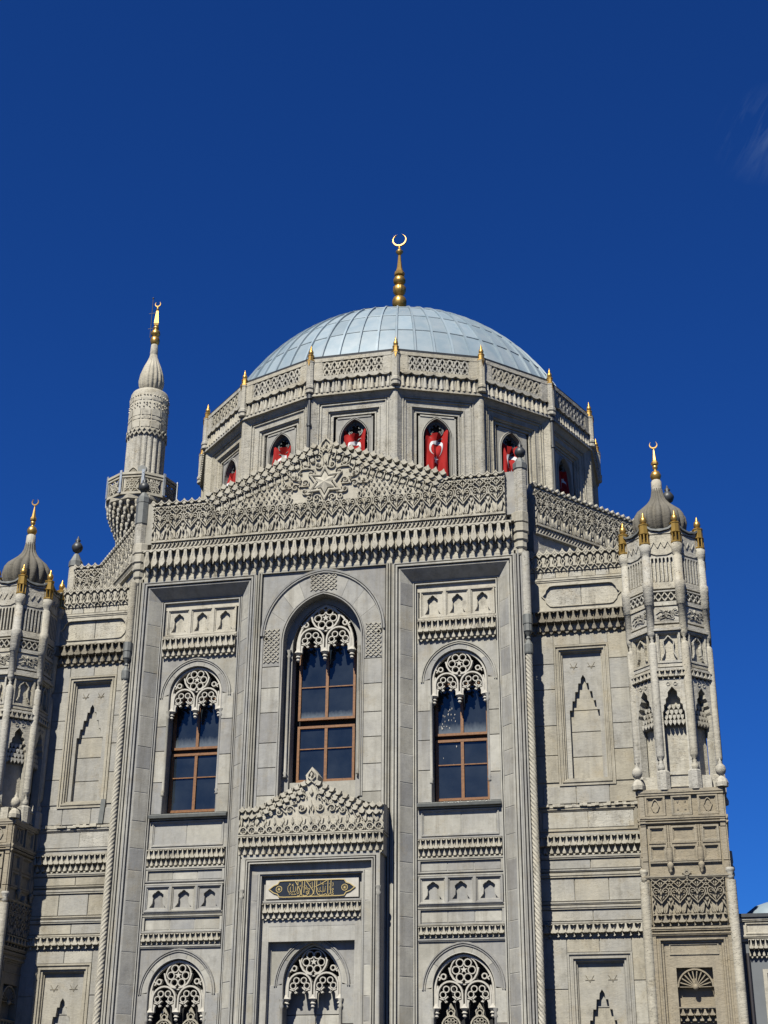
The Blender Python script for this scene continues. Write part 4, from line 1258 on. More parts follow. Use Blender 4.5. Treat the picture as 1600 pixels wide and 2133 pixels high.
# quwwata
pen(TN, (715, 330), (745, 315), (770, 340), (755, 375), (715, 365), (705, 340)); pen(TN, (670, 400), (715, 400), (735, 435), (690, 460), (670, 430), (670, 400))
pen(TH, (755, 370), (740, 450), (690, 505), (600, 525), (555, 490)); pen(TN, (645, 225), (680, 270), (700, 310), (665, 345), (645, 310), (680, 270))
pen(TN, (830, 130), (840, 240), (855, 270), (840, 300), (825, 280)); pen(TN, (700, 130), (740, 140), (780, 128))
for q in ((790, 190), (795, 230), (775, 470), (580, 280), (435, 505)): dot(*q)
# illa
pen(TH, (625, 115), (618, 260), (608, 440)); pen(TH, (555, 125), (550, 270), (535, 420), (545, 500), (610, 500))
pen(TH, (360, 130), (420, 230), (480, 330), (520, 410), (515, 480), (470, 520), (420, 540)); pen(TN, (475, 260), (500, 268), (520, 225)); pen(TN, (470, 140), (500, 130), (530, 150))
pen(TH, (437, 115), (432, 250), (420, 420)); pen(TN, (470, 380), (470, 450), (440, 465), (415, 445), (415, 330))
# billah
pen(TN, (378, 270), (372, 390), (340, 425), (310, 400), (308, 250)); pen(TN, (310, 400), (270, 430), (235, 410), (222, 340), (240, 280))
pen(TN, (235, 410), (190, 430), (160, 390), (150, 310), (165, 290)); pen(TN, (150, 280), (195, 235), (225, 220), (205, 180), (200, 225)); pen(TN, (265, 245), (318, 238)); pen(TN, (270, 205), (290, 235), (310, 195))
# date
pen(.012, (190, 460), (205, 462), (205, 495)); pen(.012, (230, 460), (255, 465), (262, 498)); pen(.012, (285, 498), (297, 462), (312, 498)); pen(.012, (330, 498), (342, 462), (355, 498)); pen(.012, (370, 495), (380, 462), (390, 490))
ins.build('inscription', M_GILT, plq, F0 @ T(0, 0, DP - .36), 'gilt Arabic inscription')
rails(F0, mosque, -1.44, 1.44, [(6.53, 6.63)], 0, DP - .27, M_SMOOTH)
muq_row(F0, mosque, -1.43, 1.43, 6.10, 6.53, DP - .345, 17, 'drop', .16, M_CARVED)
MB().sweep(upath(-1.44, 1.44, GZ, 6.10), [(0, DP - .34), (.19, DP - .34), (.20, DP - .52), (.24, DP - .52)], side=-1).build('portal_frame', M_SMOOTH, mosque, F0)
DN = DP - .52
zb = GZ
ou = resample(ogive(1.08, 4.32, 5.66, 12), 24); inn = resample(ogive(.84, 4.40, 5.48, 12), 24)
voussoirs(F0, mosque, inn, ou, DN, .10, 5)
for sd in (-1, 1):
    L = [(px, pz) for px, pz in ogive(1.08, 4.32, 5.66, 12) if px * sd >= -.001]
    if sd > 0: L = L[::-1]
    poly = [(sd * 1.22, 4.3), (sd * 1.22, 5.95), (0, 5.95)] + L[::-1]
    MB().prism(poly, DN - .2, DN - .025).build('spandrel', M_SMOOTH, mosque, F0)
    a, c = sorted((sd * .84, sd * 1.22)); ashlar(F0, mosque, a, c, zb, 4.36, DN, .95)
MB().sweep(ogive(1.08, 4.32, 5.65, 12), [(-.08, DN - .01), (-.07, DN + .03), (-.05, DN + .03), (-.045, DN - .01), (-.03, DN - .01), (-.025, DN + .035), (.01, DN + .035), (.02, DN - .02)]).build('arch_moulding', M_SMOOTH, mosque, F0)
MB().sweep(arch_path(.84, zb, 4.40, 5.48, 12), [(.03, DN - .01), (0, DN + .01), (-.01, DN), (-.012, DN - .60)]).build('opening_reveal', M_SMOOTH, mosque, F0)
tb = MB(); tracery_geo(tb, .80, 3.98); tb.ribbon(arch_path(.79, 3.9, 4.38, 5.44, 10), .07, -.05, .05)
tb.build('tracery', M_WHITE, mosque, F0 @ T(0, 0, DN - .20))
MB().box(-1, 1, 4.45, 5.6, -.05, 0).build('niche_head_shade', M_DARK, mosque, F0 @ T(0, 0, DN - .56))  # black sheet painting the shade on the stone behind the tracery
for k in range(4):
    stone(F0, mosque, -.9, 0, 1.2 + k * .8, 2.0 + k * .8, DN - .5, .05); stone(F0, mosque, 0, .9, 1.2 + k * .8, 2.0 + k * .8, DN - .5, .05)
for sd in (-1, 1):
    jamb_shaft(sd * .84, DN + .02, 1.5, 3.98)
    jamb_shaft(sd * 1.99, DP - .03, 3.0, 6.9, .055)
# canopy
MB().box(-2.10, 2.10, 7.80, 8.40, -.1, DP - .04).build('canopy_bed', M_CARVED, mosque, F0)
muq_row(F0, mosque, -2.13, 2.13, 7.84, 8.37, DP - .06, 23, 'double', .19, M_CARVED)
rails(F0, mosque, -2.14, 2.14, [(8.36, 8.43)], -.1, DP + .14, M_CARVED)
DC = DP + .05
def canopy_slope(x_): return 9.12 + max(0, 1.62 - abs(x_)) * .50
pk = []
xs = [i * .2 for i in range(1, 8)]
half = []
for i in range(10):
    x0 = .16 + i * .2; z = canopy_slope(x0 + .1)
    half += [(x0, z + .10), (x0 + .1, z + .02)]
top = [(-x_, z) for x_, z in reversed(half)] + [(-.17, 9.98), (-.19, 10.10), (0, 10.34), (.19, 10.10), (.17, 9.98)] + half
MB().plate([(-2.14, 8.40), (2.14, 8.40), (2.14, 9.20)] + top[::-1] + [(-2.14, 9.20)], [], DC, .55).build('canopy_gable', M_CARVED, mosque, F0)
# lead roof behind the canopy crest
rb = MB()
for s in (-1, 1):
    rb.add([(0, 9.86, DC - .4), (s * 2.16, 9.14, DC - .4), (s * 2.16, 9.20, -.05), (0, 9.95, -.05)], [(0, 1, 2, 3)])
rb.build('canopy_roof', M_GLEAD, mosque, F0)
MB().box(-2.14, 2.14, 8.40, 9.14, -.1, DC - .5).build('canopy_body', M_ROUGH, mosque, F0)
for s in (-1, 1):
    for row in (0, 1):
        for i in range(10 - row):
            x_ = .24 + i * .2 + row * .1
            place('gable_scale', lm, mosque, F0 @ T(s * x_, canopy_slope(x_) - .02 - row * .20, DC) @ Matrix.Rotation(-.42 * s if x_ < 1.6 else 0, 4, 'Y') @ Matrix.Diagonal((.84, 1.0, .82, 1)))
def canopy_tile():
    b = MB(); q = .535
    for s in (-1, 1):
        b.ring(s * .13, .13, .10, .035, 0, .06, 12)
        flower(b, s * .13, .13, .055, 0, .055, 3)
        b.prism([(s * .04, .20), (s * .10, .26), (s * .13, .42), (s * .06, .36), (s * .02, .28)], 0, .06, .8)
        b.prism([(s * .267, .24), (s * .22, .32), (s * .235, .42), (s * .267, .48)], 0, .06, .75)
        b.ribbon([(s * .267, .06), (s * .24, .2), (s * .18, .27)], .03, 0, .06)
    b.prism([(0, .28), (.04, .36), (0, .48), (-.04, .36)], 0, .06, .7)
    b.prism([(0, .06), (.03, .14), (0, .22), (-.03, .14)], 0, .06, .7)
    return b.mesh('carved_motif', M_CARVED)
ct = canopy_tile()
for i in range(8): place('carved_motif', ct, mosque, F0 @ T(-2.14 + (i + .5) * .535, 8.42, DC))
cab = MB()
for s in (-1, 1):
    def cr_(pts_, w=.034): cab.ribbon([(s * x_, z) for x_, z in pts_], w, 0, .06)
    cr_(spiral(.28, 9.16, .14, 180, 1.3, 16, .15)); cr_(spiral(.62, 9.10, .13, 180, 1.3, 16, .15, -1)); cr_(spiral(.95, 9.05, .10, 180, 1.2, 14, .15)); cr_(spiral(1.22, 9.02, .07, 180, 1.2, 12, .2, -1))
    cr_(spiral(.24, 9.46, .11, 200, 1.2, 14, .15, -1)); cr_(spiral(.52, 9.34, .09, 180, 1.2, 14, .2)); cr_([(1.28, 8.97), (1.5, 9.02), (1.7, 8.98)])
    cr_([(.42, 9.28), (.58, 9.24), (.76, 9.2)]); cr_([(.74, 9.02), (.86, 9.14), (1.0, 9.17)])
    cr_([(0, 10.24), (.10, 10.12), (.11, 10.04), (0, 9.94)]); cr_([(0, 9.92), (.1, 9.84), (.18, 9.9)])
    cab.prism([(s * .06, 9.0), (s * .10, 9.1), (s * .07, 9.22), (s * .03, 9.1)], 0, .06, .9)
    flower(cab, s * .28, 9.16, .05, 0, .06, 5); flower(cab, s * .62, 9.10, .045, 0, .06, 5); flower(cab, s * .24, 9.62, .06, 0, .06, 5)
cab.prism([(0, 9.08), (.06, 9.2), (0, 9.38), (-.06, 9.2)], 0, .07, .7); cab.prism([(0, 9.48), (.07, 9.58), (0, 9.74), (-.07, 9.58)], 0, .07, .7); cab.prism([(0, 10.0), (.05, 10.1), (0, 10.2), (-.05, 10.1)], 0, .08, .7)
cab.build('arabesque', M_CARVED, mosque, F0 @ T(0, 0, DC))

# ================================================================== DRUM AND DOME (parts of the mosque)
YD, AP = 11.13, 7.90
HW = AP * math.tan(pi / 16)
drum = MB().lathe([(AP - .75, 15.5), (AP - .75, 26.3)], 32, 0, 0, smooth=False, phase=pi / 32).build('drum', M_DARK, mosque, frame(0, YD, 0))

def drum_face_meshes():
    D = {}
    zb, zl = 15.5, 24.90
    a, zs, za = .50, 23.24, 24.02
    # piers and splayed frames
    b = MB()
    b.sweep(upath(-1.50, 1.50, zb, zl), [(-.09, .0), (0, .0), (.03, -.03), (.20, -.16), (.21, -.13), (.24, -.13), (.25, -.19), (.29, -.19), (.30, -.16), (.33, -.16), (.345, -.21),
                                       (.52, -.23), (.53, -.20), (.56, -.20), (.57, -.25), (.62, -.27), (.63, -.33), (.68, -.33), (.69, -.30), (.74, -.30), (.75, -.36), (.82, -.36)], side=-1)
    D['pier_frame'] = b.mesh('drum_frame', M_ROUGH)
    hole = arch_path(a, zb, zs, za, 8)
    b = MB().plate([(-.82, zb), (-a, zb)] + hole[1:-1] + [(a, zb), (.82, zb), (.82, 24.20), (-.82, 24.20)], [], -.36, .32)
    b.sweep(hole, [(.09, -.37), (.08, -.33), (.05, -.33), (.045, -.36), (.03, -.36), (.02, -.335), (0, -.335), (0, -.38)])
    b.box(-.62, .62, 24.06, 24.12, -.4, -.33)
    D['drum_wall'] = b.mesh('drum_wall', M_SMOOTH)
    # lip + muqarnas
    b = MB()
    b.box(-HW, HW, 24.88, 24.975, -.3, .07)
    D['drum_cornice'] = b.mesh('drum_cornice', M_ROUGH)
    b = MB()
    b.box(-HW + .02, HW - .02, 24.93, 26.44, -.35, -.08)
    b.box(-HW, HW, 26.28, 26.42, -.3, .06)
    for s in (-1, 1):
        b.box(min(s * 1.14, s * 1.46), max(s * 1.14, s * 1.46), 25.56, 26.30, -.2, .05)
        b.box(min(s * 1.10, s * 1.17), max(s * 1.10, s * 1.17), 25.62, 26.28, -.2, .03)
    b.box(-1.15, 1.15, 25.54, 25.68, -.2, .06)
    D['drum_parapet'] = b.mesh('drum_parapet', M_ROUGH)
    b = MB()
    n, z0, z1 = 8, 25.66, 26.30
    p = 2.2 / n
    for i in range(n):
        c = -1.1 + (i + .5) * p
        for row in range(2):
            zz = z0 + row * .29
            o = 0 if row == 0 else 0
            b.ribbon([(c - p / 2, zz + .01), (c - p * .38, zz + .13), (c - p * .22, zz + .24), (c, zz + .31)], .07, -.08, .04)
            b.ribbon([(c + p / 2, zz + .01), (c + p * .38, zz + .13), (c + p * .22, zz + .24), (c, zz + .31)], .07, -.08, .035)
            b.ribbon([(c, zz + .02), (c - p * .20, zz + .12), (c - p * .42, zz + .28)], .055, -.08, .02)
            b.ribbon([(c, zz + .02), (c + p * .20, zz + .12), (c + p * .42, zz + .28)], .055, -.08, .02)
    D['drum_lattice'] = b.mesh('drum_lattice', M_ROUGH)
    b = MB(); p = .40; h = .57
    for sx in (-1, 1):
        x = sx * .095
        pts_ = []
        rows = [(h, .045, .05), (h * .6, .055, .08), (h * .3, .075, .11), (h * .08, .085, .14), (0, .08, .145)]
        for z, r, dd in rows:
            for i in range(7):
                an = pi * i / 6
                pts_.append((x + r * cos(an), z, dd * sin(an)))
        f = [(j * 7 + i, j * 7 + i + 1, (j + 1) * 7 + i + 1, (j + 1) * 7 + i) for j in range(4) for i in range(6)]
        b.add(pts_, f, True)
        b.add(pts_[28:35], [tuple(range(7))])
    for sx in (-1, 1): b.prism([(sx * p / 2, .02), (sx * (p / 2 - .05), .10), (sx * (p / 2 - .02), h * .8), (sx * p / 2, h * .8)], -.05, .05)
    b.ribbon([(-p / 2, h + .02), (-p * .25, h - .045), (0, h - .06), (p * .25, h - .045), (p / 2, h + .02)], .035, -.05, .13)
    D['muq'] = b.mesh('muqarnas_unit', M_ROUGH)
    # window
    b = MB()
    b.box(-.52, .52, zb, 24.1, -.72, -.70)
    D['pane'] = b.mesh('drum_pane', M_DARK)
    b = MB()
    b.ring(0, 23.66, .26, .05, -.58, -.52, 18)
    for k in range(6):
        an = radians(60 * k); b.ribbon(arc(.14 * cos(an), 23.66 + .14 * sin(an), .09, math.degrees(an) - 115, math.degrees(an) + 115, 7), .035, -.58, -.52)
    b.ribbon(arch_path(.47, 21, 23.24, 23.98, 8), .05, -.6, -.5)
    for s in (-1, 1): b.ribbon(arc(s * .24, 23.1, .22, 0, 180, 8), .04, -.58, -.52)
    b.box(-.02, .02, 19, 22.8, -.58, -.52)
    D['tr'] = b.mesh('drum_tracery', M_GLEAD)
    b = MB()
    b.lathe([(.13, 25.0), (.17, 25.03), (.17, 25.12), (.14, 25.15), (.18, 25.2), (.18, 25.3), (.145, 25.34), (.145, 26.25), (.16, 26.28), (.16, 26.33)], 8, 0, 0, smooth=False, phase=pi / 8)
    D['post'] = b.mesh('drum_post', M_ROUGH)
    b = MB()
    b.lathe([(.14, 26.26), (.165, 26.33), (.165, 26.37), (.11, 26.40), (.11, 26.56), (.125, 26.57), (.125, 26.60), (.05, 26.62)], 8, 0, 0, smooth=False, phase=pi / 8)
    for k in range(8): b.prism([(0, 26.08), (.03, 26.2), (.05, 26.3), (-.05, 26.3), (-.03, 26.2)], .13, .16)
    D['cap'] = b.mesh('gilt_collar', M_GOLD)
    b = MB()
    b.lathe([(.045, 26.60), (.08, 26.65), (.095, 26.73), (.07, 26.81), (.03, 26.85), (.05, 26.89), (.03, 26.93), (.006, 27.02)], 14)
    D['ball'] = b.mesh('gilt_ball', M_GOLD)
    b = MB()
    b.lathe([(.06, 15.5), (.06, 24.95)], 8); b.lathe([(.11, 24.8), (.11, 25.0)], 8)
    for k in range(5): b.lathe([(.09, 16.5 + k * 1.8), (.09, 16.6 + k * 1.8)], 8)
    D['pipe'] = b.mesh('downpipe', M_DLEAD)
    return D
DM = drum_face_meshes()
for k in range(16):
    kk = k if k <= 8 else k - 16
    th = radians(22.5 * kk)
    Fk = frame(AP * sin(th), YD - AP * cos(th), th)
    place('drum_frame', DM['pier_frame'], mosque, Fk)
    place('drum_wall', DM['drum_wall'], mosque, Fk)
    place('drum_cornice', DM['drum_cornice'], mosque, Fk)
    pp = place('drum_parapet', DM['drum_parapet'], mosque, Fk)
    place('drum_lattice', DM['drum_lattice'], pp, Fk)
    if abs(kk) <= 4:
        for i in range(7): place('muqarnas_unit', DM['muq'], mosque, Fk @ T((i - 3) * .405, 24.985, -.03))
        dw = place('drum_window', DM['tr'], mosque, Fk)
        place('pane', DM['pane'], dw, Fk)
    th2 = radians(22.5 * kk + 11.25)
    Rv = AP / cos(pi / 16) + .03
    Fv = frame(Rv * sin(th2), YD - Rv * cos(th2), th2)
    po = place('drum_post', DM['post'], mosque, Fv)
    place('gilt_collar', DM['cap'], po, Fv); place('gilt_ball', DM['ball'], po, Fv)
    if kk in (-1, 2):
        Fq = frame((Rv - .06) * sin(th2) + (.18 if kk == -1 else .1) * cos(th2), YD - (Rv - .06) * cos(th2), th2)
        if kk == -1: Fq = frame((Rv + .0) * sin(th2), YD - (Rv + .0) * cos(th2), th2)
        place('downpipe', DM['pipe'], mosque, Fq)
# gutter slab, coloured dark to paint the shadow line under the dome
FD = frame(0, YD, 0)
MB().lathe([(7.2, 26.40), (8.02, 26.47), (8.04, 26.56), (7.95, 26.58), (7.2, 26.62)], 16, 0, 0, smooth=False, phase=pi / 16).build('gutter', M_DLEAD, mosque, FD)
# lead dome: sheets and rolls
RD, ZC = 7.7, 24.3
rows = [15.6, 30.5, 41.0, 54.0, 72.0]
dome = MB().lathe([((RD - .05) * cos(radians(e)), ZC + (RD - .05) * sin(radians(e))) for e in range(14, 91, 4)], 64).build('dome', M_LEAD, mosque, FD)
NS = 64
for r in range(4):
    e0, e1 = rows[r], rows[r + 1]
    b = MB(); sub = 4; wdt = 2 * pi / NS * .47
    pts_ = []
    for j in range(sub + 1):
        e = radians(e0 + (e1 - e0) * j / sub + (.12 if j == 0 else 0))
        rr = RD + .012 - .012 * j / sub
        for an in (-wdt, 0, wdt):
            pts_.append((rr * cos(e) * sin(an), ZC + rr * sin(e), rr * cos(e) * cos(an)))
    b.add(pts_, [(j * 3 + i, j * 3 + i + 1, (j + 1) * 3 + i + 1, (j + 1) * 3 + i) for j in range(sub) for i in (0, 1)], True)
    e = radians(e0 + .1); ee = radians(e0 - .15)
    b.add([((RD + .02) * cos(e) * sin(-wdt), ZC + (RD + .02) * sin(e), (RD + .02) * cos(e) * cos(wdt)), ((RD + .02) * cos(e) * sin(wdt), ZC + (RD + .02) * sin(e), (RD + .02) * cos(e) * cos(wdt)),
           ((RD - .04) * cos(ee) * sin(wdt), ZC + (RD - .04) * sin(ee), (RD - .04) * cos(ee) * cos(wdt)), ((RD - .04) * cos(ee) * sin(-wdt), ZC + (RD - .04) * sin(ee), (RD - .04) * cos(ee) * cos(wdt))], [(0, 1, 2, 3)])
    me = b.mesh('lead_sheet', M_LEAD)
    for k in range(NS):
        place('lead_sheet', me, dome, FD @ Matrix.Rotation(2 * pi * (k + .5) / NS, 4, 'Z'))
b = MB(); pts_ = []
es = [15.6 + 72 * i / 20 for i in range(21)]
for e in es:
    e = radians(e)
    w = .046 * max(cos(e), .25) + .010
    for du, dr in ((-w, 0), (-w * .75, .07), (w * .75, .07), (w, 0)):
        pts_.append((du, ZC + (RD + dr) * sin(e), (RD + dr) * cos(e)))
b.add(pts_, [(j * 4 + i, j * 4 + i + 1, (j + 1) * 4 + i + 1, (j + 1) * 4 + i) for j in range(20) for i in range(3)])
me = b.mesh('lead_roll', M_LEAD)
for k in range(NS): place('lead_roll', me, dome, FD @ Matrix.Rotation(2 * pi * k / NS, 4, 'Z'))
for e in rows[1:]:
    b = MB(); rr = RD + .012
    b.lathe([((rr) * cos(radians(e - .22)), ZC + rr * sin(radians(e - .22))), ((rr + .026) * cos(radians(e - .12)), ZC + (rr + .026) * sin(radians(e - .12))), ((rr + .018) * cos(radians(e + .12)), ZC + (rr + .018) * sin(radians(e + .12))), ((rr - .01) * cos(radians(e + .2)), ZC + (rr - .01) * sin(radians(e + .2)))], 64)
    b.build('lead_lap', M_LEAD, dome, FD)

def crescent_geo(b, cz, R, t, cx=0, open_deg=62, dep=.05):
    out, inn_ = [], []
    n = 22
    for i in range(n + 1):
        a = radians(90 + open_deg / 2 * .45 + (360 - open_deg * .45) * i / n)
        out.append((cx + R * cos(a), cz + R * sin(a)))
        w = t * max(.06, sin(pi * i / n))
        inn_.append((cx + (R - w) * cos(a), cz + (R - w) * sin(a)))
    p = [(x, z, -dep) for x, z in out] + [(x, z, -dep) for x, z in inn_] + [(x, z, dep) for x, z in out] + [(x, z, dep) for x, z in inn_]
    m_ = n + 1; f = []
    for i in range(n):
        f += [(2 * m_ + i, 2 * m_ + i + 1, 3 * m_ + i + 1, 3 * m_ + i), (i, m_ + i, m_ + i + 1, i + 1), (i, i + 1, 2 * m_ + i + 1, 2 * m_ + i), (m_ + i, 3 * m_ + i, 3 * m_ + i + 1, m_ + i + 1)]
    b.add(p, f)

# dome finial
fin = MB().lathe([(.20, 31.7), (.22, 32.2), (.17, 32.7), (.15, 33.36), (.24, 33.42), (.31, 33.56), (.315, 33.72), (.26, 33.88), (.13, 33.97)], 32, 0, 0, 16, .14).build('finial', M_GOLD, mosque, FD)
MB().lathe([(.11, 33.96), (.15, 34.02), (.21, 34.07), (.27, 34.18), (.285, 34.24), (.285, 34.42), (.22, 34.48), (.09, 34.54)], 32, 0, 0, 20, .12).build('finial_drum', M_GOLD, fin, FD)
MB().lathe([(.08, 34.53), (.18, 34.58), (.265, 34.70), (.27, 34.80), (.21, 34.95), (.10, 35.02)], 32, 0, 0, 16, .14).build('finial_ball', M_GOLD, fin, FD)
MB().lathe([(.20, 35.02), (.235, 35.06), (.24, 35.16), (.17, 35.26), (.12, 35.44), (.085, 35.78), (.06, 36.08), (.03, 36.12)], 8, 0, 0, smooth=False).build('finial_spire', M_GOLD, fin, FD)
MB().lathe([(.03, 36.10), (.08, 36.15), (.165, 36.27), (.16, 36.31), (.07, 36.38), (.055, 36.55), (.03, 36.60)], 20).build('finial_cup', M_GOLD, fin, FD)
b = MB(); crescent_geo(b, 36.90, .31, .06, 0, 110, .04); b.build('finial_crescent', M_GOLD, fin, FD)

# ================================================================== FLAGS (hang in the drum windows)
FL_LABELS = {-2: 'red flag with white crescent almost hidden in the far left drum window',
             -1: 'red flag with crescent sagging in the drum window left of the downpipe',
             0: 'red flag peeking over the gable peak in the drum window',
             1: 'long red flag with full white crescent and star in the drum window',
             2: 'red flag with crescent behind the dark ball of the right roof post',
             3: 'shaded red flag in the far right drum window'}
for kk, lab in FL_LABELS.items():
    th = radians(22.5 * kk)
    Fk = frame(AP * sin(th), YD - AP * cos(th), th)
    rnd = random.Random(kk + 40)
    ph = rnd.uniform(0, 6); tilt = rnd.uniform(-.06, .06)
    top = 23.70
    low = 21.75
    def cloth(u, v, off=0.0, top=top, low=low, ph=ph, tilt=tilt):
        # u -1..1, v 0 (top)..1 (bottom)
        sag = .27 * (1 - abs(u) ** 1.5) * (1 - v * .75)
        wv = (.41 - .03 * sin(3.1 * v) + .02 * v)
        x = u * wv + tilt * v + .02 * sin(5 * v + ph)
        z = top + (low - top) * v - sag + .03 * u * sin(ph)
        fold = .12 * sin(5.5 * u + ph + 1.2 * v) * (.3 + .7 * v) + .05 * sin(10 * u * (1 - .4 * v) + 2 * ph) * (.2 + v)
        swag = .15 * (1 - abs(u)) * cos(11 * v + 5 * abs(u)) * max(0, 1 - v * 1.2)
        return (x, z, -.46 + fold + swag + .08 * v + off)
    b = MB(); nu, nv = 28, 34
    pts_ = [cloth(-1 + 2 * i / nu, j / nv) for j in range(nv + 1) for i in range(nu + 1)]
    b.add(pts_, [(j * (nu + 1) + i, j * (nu + 1) + i + 1, (j + 1) * (nu + 1) + i + 1, (j + 1) * (nu + 1) + i) for j in range(nv) for i in range(nu)], True)
    fl = place('flag', b.mesh('flag', M_RED), None, Fk)
    fl['label'] = lab; fl['category'] = 'flag'; fl['group'] = 'red flags hanging in the drum windows'
    # emblem strips mapped on the same cloth
    b = MB()
    cu, cv, Ru, Rv_ = 0.0, .34, .62, .20
    n = 40
    ou_, in_ = [], []
    for i in range(n + 1):
        a = radians(-62 + (304) * i / n)
        w = max(.03, .38 * sin(pi * i / n))
        ou_.append((cu + Ru * cos(a), cv - Rv_ * sin(a)))
        in_.append((cu + Ru * (1 - w) * cos(a), cv - Rv_ * (1 - w) * sin(a)))
    sub = 4; pts_ = []
    for i in range(n + 1):
        for j in range(sub + 1):
            t = j / sub
            pts_.append(cloth(ou_[i][0] * (1 - t) + in_[i][0] * t, ou_[i][1] * (1 - t) + in_[i][1] * t, .010))
    b.add(pts_, [(i * (sub + 1) + j, i * (sub + 1) + j + 1, (i + 1) * (sub + 1) + j + 1, (i + 1) * (sub + 1) + j) for i in range(n) for j in range(sub)], True)
    cs = (0.0, .60)
    star = [cloth(cs[0] + (.27 if i % 2 == 0 else .11) * cos(radians(90 + 36 * i)), cs[1] - (.10 if i % 2 == 0 else .04) * sin(radians(90 + 36 * i)), .014) for i in range(10)]
    b.add([cloth(*cs, .014)] + star, [(0, 1 + i, 1 + (i + 1) % 10) for i in range(10)])
    place('flag_emblem', b.mesh('flag_emblem', M_FWHITE), fl, Fk)

